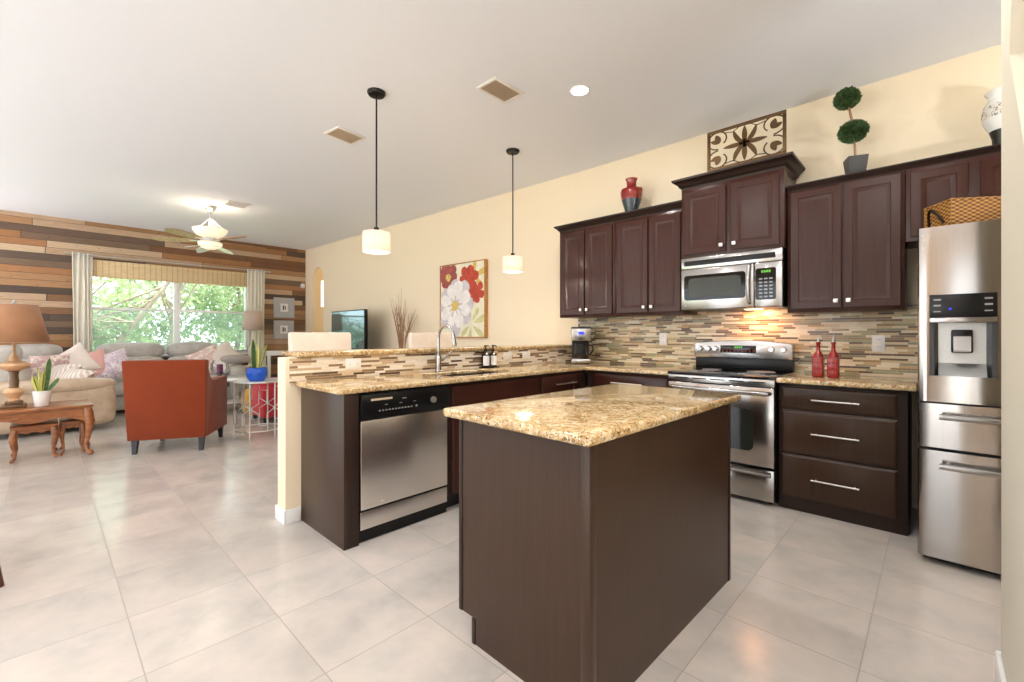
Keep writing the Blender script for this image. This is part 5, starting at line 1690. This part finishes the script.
for sx in (-1, 1):
    for sy in (-1, 1):
        x, y = sx * (aw / 2 - 0.05), sy * (ad / 2 - 0.06)
        m = M(); rr = []
        for z, h, o in ((0.16, 0.027, 0), (0.0, 0.017, 0.02 * sy)):
            rr.append([m.bm.verts.new((x + a * h, y + o + q * h, z)) for a, q in ((-1, -1), (1, -1), (1, 1), (-1, 1))])
        for j in range(4): m.bm.faces.new((rr[0][j], rr[0][(j + 1) % 4], rr[1][(j + 1) % 4], rr[1][j]))
        m.bm.faces.new(rr[0]); m.bm.faces.new(rr[1])
        m.build('leg', 'chair_leg_dark', t)
t.location = (-5.985, 1.035, 0); t.rotation_euler = (0, 0, math.atan2(0.87, 0.49) + PI)

# ---- carved coffee table and two nesting tables
def cab_leg(x, y, z0, z1, k=1.0, ox=1, oy=1):
    """cabriole leg: knee out, ankle in, scroll foot"""
    H = z1 - z0
    pts = [(0, 0, z1), (0.008, 0.008, z1 - 0.12 * H), (0.02, 0.02, z1 - 0.3 * H), (0.012, 0.012, z1 - 0.52 * H), (-0.006, -0.006, z1 - 0.75 * H), (0.004, 0.004, z1 - 0.9 * H), (0.024, 0.024, z0 + 0.03 * k), (0.03, 0.03, z0 + 0.016 * k)]
    rs = [0.034, 0.04, 0.038, 0.027, 0.018, 0.018, 0.024, 0.016]
    m = M().tube([(x + ox * px * k, y + oy * py * k, pz) for px, py, pz in pts], [r * k for r in rs], 12)
    m.puff((x + ox * 0.026 * k, y + oy * 0.026 * k, z0 + 0.017 * k), (0.026 * k, 0.026 * k, 0.017 * k), 2.2, nu=12, nv=8)
    return m
def carved_table(name, label, x0, x1, y0, y1, h, k, group=None, drop=0.085):
    t = thing(name, label, 'table', ((x0 + x1) / 2, (y0 + y1) / 2, 0), group)
    m = M(); m.box(x0, y0, h - 0.022, x1, y1, h, 0.007, 3); m.box(x0 + 0.014, y0 + 0.014, h - 0.034, x1 - 0.014, y1 - 0.014, h - 0.022, 0.004)
    m.build('tabletop', 'carved_wood', t)
    m = M()
    def apron(a0, a1, f):
        n = 28; top, bot = [], []
        for i in range(n + 1):
            q = i / n; a = a0 + (a1 - a0) * q
            d = drop * (0.72 + 0.18 * math.cos(q * 6 * PI) + 0.22 * (2 * q - 1) ** 2)
            top.append((a, h - 0.034)); bot.append((a, h - 0.034 - d))
        f(top + bot[::-1])
    i_ = 0.03 * k
    apron(y0 + i_, y1 - i_, lambda p: m.prism(p, 'yz', x1 - i_ - 0.02, x1 - i_))
    apron(y0 + i_, y1 - i_, lambda p: m.prism(p, 'yz', x0 + i_, x0 + i_ + 0.02))
    apron(x0 + i_ + 0.02, x1 - i_ - 0.02, lambda p: m.prism(p, 'xz', y0 + i_, y0 + i_ + 0.02))
    apron(x0 + i_ + 0.02, x1 - i_ - 0.02, lambda p: m.prism(p, 'xz', y1 - i_ - 0.02, y1 - i_))
    m.build('apron', 'carved_wood', t)
    for sx in (-1, 1):
        for sy in (-1, 1):
            e = 0.045 * k
            cab_leg((x0 + e) if sx < 0 else (x1 - e), (y0 + e) if sy < 0 else (y1 - e), 0, h - 0.034, k, sx, sy).build('leg', 'carved_wood', t)
    m = M()
    for sy in (-0.07, 0.0, 0.07):
        m.puff((x1 - i_ + 0.002, (y0 + y1) / 2 + sy * k * 1.4, h - 0.034 - drop * 0.45), (0.006, 0.03 * k, 0.016 * k), 2, nu=12, nv=8)
    for sx, sy in ((1, -1), (1, 1)):
        m.puff((x1 - i_ + 0.003, (y1 - 0.05 * k if sy > 0 else y0 + 0.05 * k), h - 0.034 - drop * 0.5), (0.008, 0.024 * k, 0.028 * k), 2, nu=12, nv=8)
    m.build('carving', 'carved_wood', t)
    return t
carved_table('coffee_table', 'long carved wooden table holding the copper-shaded lamp and potted plant', -6.72, -6.16, -0.92, 0.345, 0.505, 1.0, None, 0.115)
carved_table('nesting_table', 'small carved nesting table with cabriole legs under the long table', -6.66, -6.28, -0.225, 0.098, 0.335, 0.72, 'nesting tables', 0.05)
carved_table('nesting_table', 'small carved nesting table tucked beside the long table front leg', -6.68, -6.32, 0.108, 0.295, 0.335, 0.55, 'nesting tables', 0.045)

# table lamp with copper shade
def lathe_part(prof, c, name, mat, par, n=28): return M().lathe(prof, c, n).build(name, mat, par)
lx, ly, lz = -6.45, -0.20, 0.506
t = thing('table_lamp', 'ornate table lamp with large copper drum shade on the carved table', 'table lamp', (lx, ly, lz))
m = M(); m.box(lx - 0.085, ly - 0.085, lz, lx + 0.085, ly + 0.085, lz + 0.03, 0.006); m.box(lx - 0.06, ly - 0.06, lz + 0.03, lx + 0.06, ly + 0.06, lz + 0.06, 0.008)
m.build('base', 'lamp_bronze', t)
lathe_part([(0.0, 0.06), (0.04, 0.06), (0.045, 0.075), (0.035, 0.09), (0.06, 0.12), (0.072, 0.15), (0.06, 0.175), (0.035, 0.19)], (lx, ly, lz), 'lower_urn', 'lamp_ceramic', t)
lathe_part([(0.035, 0.19), (0.032, 0.21), (0.036, 0.25), (0.03, 0.30), (0.036, 0.345), (0.05, 0.355)], (lx, ly, lz), 'column', 'lamp_bronze', t)
lathe_part([(0.05, 0.355), (0.095, 0.375), (0.115, 0.405), (0.105, 0.425), (0.06, 0.44), (0.03, 0.45), (0.035, 0.475), (0.022, 0.50), (0.012, 0.52), (0.012, 0.64), (0.0, 0.64)], (lx, ly, lz), 'upper_urn', 'lamp_ceramic', t)
def shade(x, y, z0, z1, r0, r1, mat, par):
    s = M().lathe([(r0, z0), (r1, z1)], (x, y, 0), 40)
    for f in [f for f in s.bm.faces if len(f.verts) > 4]: s.bm.faces.remove(f)
    o = s.build('lamp_shade', mat, par)
    so = o.modifiers.new('solid', 'SOLIDIFY'); so.thickness = 0.004
    m = M().ring((x, y, z1), r1 - 0.004, 0.003, 'z', 36, 6).ring((x, y, z0), r0 - 0.004, 0.003, 'z', 36, 6)
    for i in range(3):
        a = 2 * PI * i / 3; m.cyl((x, y, z1), (x + (r1 - 0.005) * math.cos(a), y + (r1 - 0.005) * math.sin(a), z1), 0.002, n=6)
    m.build('shade_ring', 'antique_silver', o)
    return o
shade(lx, ly, 1.135, 1.50, 0.245, 0.165, 'copper_shade_cloth', t)
lathe_part([(0.006, 1.12 - lz), (0.006, 1.5 - lz), (0.012, 1.505 - lz), (0.016, 1.52 - lz), (0.006, 1.54 - lz), (0, 1.55 - lz)], (lx, ly, lz), 'finial', 'antique_silver', t, 16)

# snake plants
def snake_plant(x, y, z, label, potmat, potprof, leaves, rim, w=0.045):
    t = thing('snake_plant', label, 'potted plant', (x, y, z))
    lathe_part(potprof, (x, y, z), 'pot', potmat, t, 32)
    lathe_part([(0, rim - 0.015), (potprof[-3][0] * 0.92, rim - 0.012), (0, rim - 0.008)], (x, y, z), 'soil', 'soil', t, 20)
    for i, (dx, dy, h, bx, by) in enumerate(leaves):
        f = Vector((math.cos(i * 1.9), math.sin(i * 1.9), 0.1))
        b0, tp = (x + dx, y + dy, z + rim - 0.02), (x + dx * 2.2 + bx, y + dy * 2.2 + by, z + rim + h)
        lf = M().blade(b0, tp, w, (bx * 0.4, by * 0.4, 0), face=f).build('leaf', 'snake_leaf', t)
        M().blade(Vector(b0) - f * 0.0025, Vector(tp) - f * 0.0025 + Vector((0, 0, 0.004)), w * 1.12, (bx * 0.4, by * 0.4, 0), th=0.001, face=f).build('leaf_edge', 'snake_leaf_edge', lf)
snake_plant(-6.40, -0.015, 0.506, 'snake plant with yellow-edged leaves in a white pot on the carved table', 'white_ceramic',
            [(0, 0), (0.052, 0), (0.055, 0.006), (0.068, 0.14), (0.07, 0.142), (0.07, 0.15), (0.063, 0.15), (0.06, 0.12), (0, 0.118)],
            [(0.0, 0.025, 0.34, 0.0, 0.0), (-0.01, -0.02, 0.24, 0, 0.01), (0.02, 0.0, 0.20, 0.0, 0.01), (0.0, 0.03, 0.13, 0.01, 0.04), (-0.02, 0.01, 0.22, 0.0, 0.02), (0.02, -0.02, 0.16, 0.0, -0.01)], 0.14, 0.042)

# round metal side table and blue pot
mx_, my_, mr = -5.83, 1.765, 0.255
t = thing('side_table', 'round silver metal side table with geometric sides beside the armchair', 'table', (mx_, my_, 0))
lathe_part([(0, 0.655), (mr - 0.006, 0.655), (mr - 0.004, 0.658), (mr - 0.004, 0.663), (0, 0.663)], (mx_, my_, 0), 'glass_top', 'marble_white', t, 40)
M().ring((mx_, my_, 0.657), mr, 0.010, 'z', 40, 8).build('top_ring', 'antique_silver', t)
M().ring((mx_, my_, 0.10), mr - 0.005, 0.007, 'z', 40, 8).build('lower_ring', 'antique_silver', t)
for i in range(6):
    a = R(22) + 2 * PI * i / 6
    M().cyl((mx_ + mr * math.cos(a), my_ + mr * math.sin(a), 0), (mx_ + mr * math.cos(a), my_ + mr * math.sin(a), 0.66), 0.0085, n=10).build('leg', 'antique_silver', t)
m = M()
def on(a, z): return (mx_ + (mr - 0.003) * math.cos(a), my_ + (mr - 0.003) * math.sin(a), z)
for i in range(6):
    a0 = R(22) + 2 * PI * i / 6; a1 = a0 + 2 * PI / 6; am = (a0 + a1) / 2
    d = 0.17
    for pts in ([on(a0, 0.36), on(am - d, 0.30), on(am - d, 0.17), on(am - d * 0.4, 0.165), on(am + d * 0.4, 0.165), on(am + d, 0.17), on(am + d, 0.30), on(a1, 0.36)],
                [on(a0, 0.36), on(am - d, 0.42), on(am - d, 0.57), on(am + d, 0.57), on(am + d, 0.42), on(a1, 0.36)]):
        m.tube(pts, 0.0062, 6)
m.build('lattice', 'antique_silver', t)
snake_plant(-5.83, 1.74, 0.664, 'snake plant in a round cobalt blue pot on the metal side table', 'blue_ceramic',
            [(0, 0), (0.075, 0), (0.098, 0.02), (0.112, 0.07), (0.108, 0.12), (0.096, 0.148), (0.098, 0.155), (0.086, 0.155), (0.084, 0.13), (0, 0.128)],
            [(0.0, -0.035, 0.345, 0.0, 0.025), (0.01, 0.0, 0.31, 0.0, 0.0), (0.0, 0.035, 0.28, 0.01, 0.02), (-0.03, 0.0, 0.22, 0.02, 0.01), (0.03, 0.02, 0.18, 0.0, 0.0)], 0.148, 0.048)

# low coffee table with hurricane candle
t = thing('cocktail_table', 'white-topped low table between the armchair and the sofa', 'table', (-8.05, 1.9, 0))
M().box(-8.45, 1.45, 0.50, -7.65, 2.42, 0.535, 0.008).build('tabletop', 'marble_white', t)
M().box(-8.38, 1.52, 0.16, -7.72, 2.35, 0.18, 0.004).build('shelf', 'marble_white', t)
for xx in (-8.40, -7.70):
    for yy in (1.50, 2.37): M().box(xx - 0.02, yy - 0.02, 0, xx + 0.02, yy + 0.02, 0.50, 0.003).build('leg', 'antique_silver', t)
t = thing('hurricane_lantern', 'clear glass hurricane with purple candle on the low white table', 'candle holder', (-8.0, 1.87, 0.536))
H0 = (-8.0, 1.87, 0.536)
lathe_part([(0, 0), (0.07, 0), (0.07, 0.012), (0.03, 0.02), (0.025, 0.05), (0.06, 0.06), (0, 0.062)], H0, 'foot', 'chair_leg_dark', t)
lathe_part([(0.045, 0.062), (0.10, 0.09), (0.125, 0.15), (0.12, 0.22), (0.095, 0.28), (0.092, 0.28), (0.116, 0.22), (0.121, 0.15), (0.097, 0.093), (0.045, 0.066)], H0, 'globe', 'clear_glass', t)
lathe_part([(0, 0.066), (0.042, 0.066), (0.042, 0.21), (0.036, 0.215), (0, 0.212)], H0, 'candle', 'candle_purple', t, 20)
t = thing('floor_pouf', 'mustard yellow pouf behind the round metal side table', 'pouf', (-7.32, 2.24, 0))
M().puff((-7.32, 2.24, 0.21), (0.24, 0.24, 0.21), 3.4, nu=28).build('cushion', 'mustard_fabric', t)
M().ring((-7.32, 2.24, 0.21), 0.24, 0.008, 'z', 36, 6).build('piping', 'mustard_fabric', t)
t = thing('ottoman', 'red upholstered ottoman on black feet behind the metal side table', 'ottoman', (-6.75, 2.3, 0))
m = M(); m.box(-7.02, 2.02, 0.08, -6.52, 2.62, 0.50, 0.03, 3); m.build('body', 'red_fabric', t)
M().puff((-6.77, 2.32, 0.53), (0.25, 0.30, 0.06), 5, nu=24).build('cushion', 'red_fabric', t)
for xx in (-6.98, -6.56):
    for yy in (2.06, 2.58): M().cyl((xx, yy, 0.09), (xx, yy, 0), 0.026, 0.018, n=12).build('foot', 'chair_leg_dark', t)

# end table and lamp at the sofa end; pale console beyond it
t = thing('end_table', 'pale oak end table between the sofa arm and the curtain', 'table', (-9.55, 2.77, 0))
M().box(-9.78, 2.56, 0.58, -9.36, 2.98, 0.61, 0.006).build('tabletop', 'pale_oak', t)
for xx in (-9.75, -9.39):
    for yy in (2.59, 2.95): M().box(xx - 0.018, yy - 0.018, 0, xx + 0.018, yy + 0.018, 0.58, 0.003).build('leg', 'pale_oak', t)
ex, ey, ez = -9.55, 2.78, 0.611
t = thing('table_lamp', 'slim table lamp with taupe drum shade between the sofa and curtain', 'table lamp', (ex, ey, ez))
lathe_part([(0, 0), (0.075, 0), (0.075, 0.015), (0.03, 0.03), (0.035, 0.10), (0.065, 0.22), (0.06, 0.34), (0.03, 0.42), (0.02, 0.46), (0.012, 0.5), (0.012, 0.74), (0, 0.74)], (ex, ey, ez), 'base', 'ivory_glass', t)
shade(ex, ey, 1.295, 1.655, 0.18, 0.155, 'lamp_cloth', t)
lathe_part([(0.006, 1.30 - ez), (0.006, 1.66 - ez), (0.013, 1.67 - ez), (0, 1.70 - ez)], (ex, ey, ez), 'finial', 'antique_silver', t, 12)
t = thing('console_table', 'white console table against the plank wall below the grey picture frames', 'table', (-9.66, 3.45, 0))
M().box(-9.82, 3.02, 0.79, -9.5, 3.88, 0.88, 0.006).build('tabletop', 'trim_white', t)
for xx in (-9.79, -9.53):
    for yy in (3.06, 3.84): M().box(xx - 0.025, yy - 0.025, 0, xx + 0.025, yy + 0.025, 0.79, 0.003).build('leg', 'trim_white', t)

# ---- television on its stand, branches in a floor vase
t = thing('tv_stand', 'low dark media cabinet carrying the television by the back wall', 'cabinet', (-7.6, 3.8, 0))
M().box(-8.35, 3.56, 0.06, -6.95, 4.05, 0.60, 0.006).build('body', 'mahogany', t)
m = M()
for xx in (-8.3, -7.0):
    for yy in (3.62, 3.99): m.box(xx - 0.03, yy - 0.03, 0, xx + 0.03, yy + 0.03, 0.06)
m.build('feet', 'mahogany', t)
for a, b in ((-8.33, -7.66), (-7.64, -6.97)):
    d = M().rings(a, b, 0.08, 0.58, FLATP, fY(3.54)).build('door', 'mahogany', t)
    knob_y((b - 0.05) if a < -8 else (a + 0.05), 3.54, 0.36, 0.012, d, 0.02, 'antique_silver')
t.location += Vector((0.28, -0.17, 0))
t = thing('television', 'black flat-screen television standing on the media cabinet', 'television', (-7.6, 3.75, 0.6))
M().box(-8.24, 3.735, 0.70, -6.985, 3.79, 1.655, 0.006).build('housing', 'black_plastic', t)
M().box(-8.222, 3.731, 0.722, -7.003, 3.7355, 1.637).build('screen', 'tv_screen', t)
m = M(); m.box(-7.66, 3.75, 0.615, -7.56, 3.78, 0.72, 0.004); m.box(-7.85, 3.64, 0.602, -7.37, 3.90, 0.617, 0.004); m.build('stand', 'black_plastic', t)
t.location += Vector((0.30, -0.15, 0)); t.scale = (0.97, 1, 0.97)
t = thing('branch_vase', 'tall floor vase of bare brown branches against the cream wall', 'vase', (-6.08, 3.88, 0))
lathe_part([(0, 0), (0.12, 0), (0.14, 0.05), (0.15, 0.3), (0.11, 0.62), (0.08, 0.74), (0.095, 0.80), (0.085, 0.80), (0.07, 0.73), (0, 0.70)], (-6.08, 3.88, 0), 'vase', 'slate_glaze', t)
rnd = random.Random(11)
for i in range(15):
    tx = rnd.uniform(-0.42, 0.42); top = rnd.uniform(1.55, 1.95)
    if i > 10: tx = rnd.uniform(0.15, 0.48); top = rnd.uniform(1.4, 1.72)
    ty = rnd.uniform(-0.2, 0.12)
    p0 = Vector((-6.08 + rnd.uniform(-0.04, 0.04), 3.88 + rnd.uniform(-0.03, 0.03), 0.72))
    p1 = Vector((-6.08 + tx * 0.22 + rnd.uniform(-0.03, 0.03), 3.88 + ty * 0.3, 1.15)); p2 = Vector((-6.08 + tx * 0.62, 3.88 + ty * 0.7, 1.15 + (top - 1.15) * 0.55)); p3 = Vector((-6.08 + tx, 3.88 + ty, top))
    m = M().tube([p0, p1, p2, p3], [0.010, 0.008, 0.0045, 0.0015], 7)
    for k in range(2):
        q = p1.lerp(p2, rnd.uniform(0.2, 1.0)); e = q + Vector((rnd.uniform(-0.12, 0.14), rnd.uniform(-0.06, 0.04), rnd.uniform(0.12, 0.26)))
        m.tube([q, q.lerp(e, 0.5) + Vector((0.01, 0, 0.01)), e], [0.004, 0.003, 0.0015], 5)
    m.build('branch', 'twig', t)

# ---- bar stools on the living-room side
def bar_stool(y, label, w=0.52):
    t = thing('bar_stool', label, 'bar stool', (0, 0, 0), 'white bar stools')
    M().puff((0.02, 0, 0.735), (0.23, w / 2 - 0.02, 0.055), 6, nu=28).build('seat', 'white_leather', t)
    m = M()
    m.box(-0.27, -w / 2, 0.70, -0.205, w / 2, 1.228, 0.018, 3)
    for v_ in m.bm.verts: v_.co.x -= 0.05 * max(0, v_.co.z - 0.75)
    m.build('backrest', 'white_leather', t)
    for sx in (-1, 1):
        for sy in (-1, 1):
            m = M(); rr = []
            for z, h, o in ((0.70, 0.024, 0), (0, 0.017, 0.02)):
                rr.append([m.bm.verts.new((sx * (0.18 + o) + a * h, sy * (w / 2 - 0.055 + o) + q * h, z)) for a, q in ((-1, -1), (1, -1), (1, 1), (-1, 1))])
            for j in range(4): m.bm.faces.new((rr[0][j], rr[0][(j + 1) % 4], rr[1][(j + 1) % 4], rr[1][j]))
            m.bm.faces.new(rr[0]); m.bm.faces.new(rr[1])
            m.build('leg', 'mahogany', t)
    m = M()
    m.box(0.18, -w / 2 + 0.06, 0.28, 0.205, w / 2 - 0.06, 0.31, 0.003); m.box(-0.205, -w / 2 + 0.06, 0.28, -0.18, w / 2 - 0.06, 0.31, 0.003)
    m.build('footrest', 'mahogany', t)
    t.location = (-3.53, y, 0)
    return t
s0 = bar_stool(1.625, 'white leather bar stool whose back rises by the open bar end')
dup(s0, (-3.53, 2.76, 0), None, 'white leather bar stool whose back rises behind the faucet')

# ---- dining chair just left of the view; one splayed leg shows
t = thing('dining_chair', 'dark red-brown chair leg standing on the tiles at the left edge', 'chair', (-3.3, -0.45, 0))
qx, qy_ = -3.428, -0.432
M().box(qx - 0.21, qy_ - 0.2, 0.43, qx + 0.21, qy_ + 0.19, 0.475, 0.012).build('seat', 'mahogany', t)
for sx in (-1, 1):
    M().tube([(qx + sx * 0.17, qy_ + 0.15, 0.43), (qx + sx * 0.172, qy_ + 0.18, 0.3), (qx + sx * 0.175, qy_ + (0.262 if sx > 0 else 0.2), 0.15), (qx + sx * 0.178, qy_ + (0.285 if sx > 0 else 0.22), 0.0)], [0.022, 0.021, 0.019, 0.017], 10).build('leg', 'mahogany', t)
    M().tube([(qx + sx * 0.17, qy_ - 0.16, 0.43), (qx + sx * 0.172, qy_ - 0.2, 0.0)], [0.022, 0.017], 10).build('leg', 'mahogany', t)
    M().tube([(qx + sx * 0.18, qy_ - 0.18, 0.45), (qx + sx * 0.185, qy_ - 0.27, 0.98)], [0.02, 0.016], 10).build('back_post', 'mahogany', t)
m = M()
for z in (0.6, 0.76, 0.93): m.box(qx - 0.18, qy_ - 0.285 + (0.98 - z) * 0.17, z, qx + 0.18, qy_ - 0.262 + (0.98 - z) * 0.17, z + 0.06, 0.004)
m.build('back_rails', 'mahogany', t)

# ================================================================== GARDEN BEYOND THE WINDOW
def tree(x, y, h, crown_c, crown_r, n, leafmat, barkmat, label, seed, lean=(0, 0), forks=3, ls=0.07):
    rnd = random.Random(seed)
    t = thing('garden_tree', label, 'tree', (x, y, -0.1), 'trees outside the picture window')
    m = M()
    top = Vector((x + lean[0], y + lean[1], h))
    b0 = Vector((x, y, -0.12))
    mid = b0.lerp(top, 0.45) + Vector((rnd.uniform(-.1, .1), rnd.uniform(-.15, .15), 0))
    m.tube([b0, mid, top], [0.09, 0.065, 0.04], 9)
    for i in range(forks * 3):
        q = mid.lerp(top, rnd.uniform(0, 1.0))
        e = Vector(crown_c) + Vector((rnd.uniform(-.8, .8) * crown_r[0], rnd.uniform(-.9, .9) * crown_r[1], rnd.uniform(-.5, .9) * crown_r[2]))
        k = q.lerp(e, 0.5) + Vector((rnd.uniform(-.15, .15), rnd.uniform(-.2, .2), rnd.uniform(-.1, .2)))
        m.tube([q, k, e], [0.03, 0.02, 0.007], 6)
    m.build('trunk', barkmat, t)
    m = M()
    for i in range(n):
        d = Vector((rnd.gauss(0, 1), rnd.gauss(0, 1), rnd.gauss(0, 1))).normalized() * rnd.uniform(0.25, 1.0) ** 0.6
        p = Vector(crown_c) + Vector((d.x * crown_r[0], d.y * crown_r[1], d.z * crown_r[2]))
        p += Vector((noise.noise(p * 1.3), noise.noise(p * 1.3 + Vector((7, 0, 0))), noise.noise(p * 1.3 + Vector((0, 9, 0))))) * 0.5
        if p.z < 0.0: p.z = rnd.uniform(0, 0.4)
        a = Vector((rnd.uniform(-1, 1), rnd.uniform(-1, 1), rnd.uniform(-1, 1))).normalized()
        b = a.orthogonal().normalized()
        s = ls * rnd.uniform(0.6, 1.3)
        m.add([p - a * s, p + b * s * 0.45, p + a * s, p - b * s * 0.45], [(0, 1, 2, 3)])
    m.build('foliage', leafmat, t, recalc=False)
tree(-14.2, 2.0, 3.0, (-14.4, 1.9, 3.1), (1.2, 1.7, 1.2), 1500, 'tree_leaf_bright', 'bark', 'forked grey tree standing behind the middle mullion of the window', 21, (0.1, 0.5), 4)
tree(-13.0, 0.6, 2.6, (-13.4, 0.7, 1.1), (0.8, 1.1, 0.8), 2200, 'tree_leaf_mid', 'bark', 'leaning grey tree low in the window pane toward the copper lamp', 22, (0.1, 1.5), 3)
tree(-15.8, 4.0, 3.2, (-15.8, 3.9, 1.9), (1.1, 1.3, 1.5), 4200, 'tree_leaf_mid', 'bark_dark', 'bushy mid-green tree in the window pane toward the curtain and lamp', 23, (0, 0.2), 3)
tree(-18.5, 0.6, 4.2, (-18.5, 0.8, 2.9), (1.4, 1.9, 1.8), 1300, 'tree_leaf_bright', 'bark_dark', 'pale green tree far behind the leaning grey tree', 24, (0, 0.2), 3, 0.13)
tree(-19.5, 5.6, 4.4, (-19.5, 5.4, 2.6), (1.5, 2.0, 2.0), 1700, 'tree_leaf_dark', 'bark_dark', 'darker green tree far behind the bushy mid-green tree', 25, (0, 0.2), 3, 0.13)
tree(-23.5, 2.4, 3.6, (-23.5, 2.4, 1.5), (1.2, 2.2, 1.4), 1500, 'tree_leaf_dark', 'bark_dark', 'low dark green tree farthest away at the window centre', 26, (0, 0), 3, 0.13)
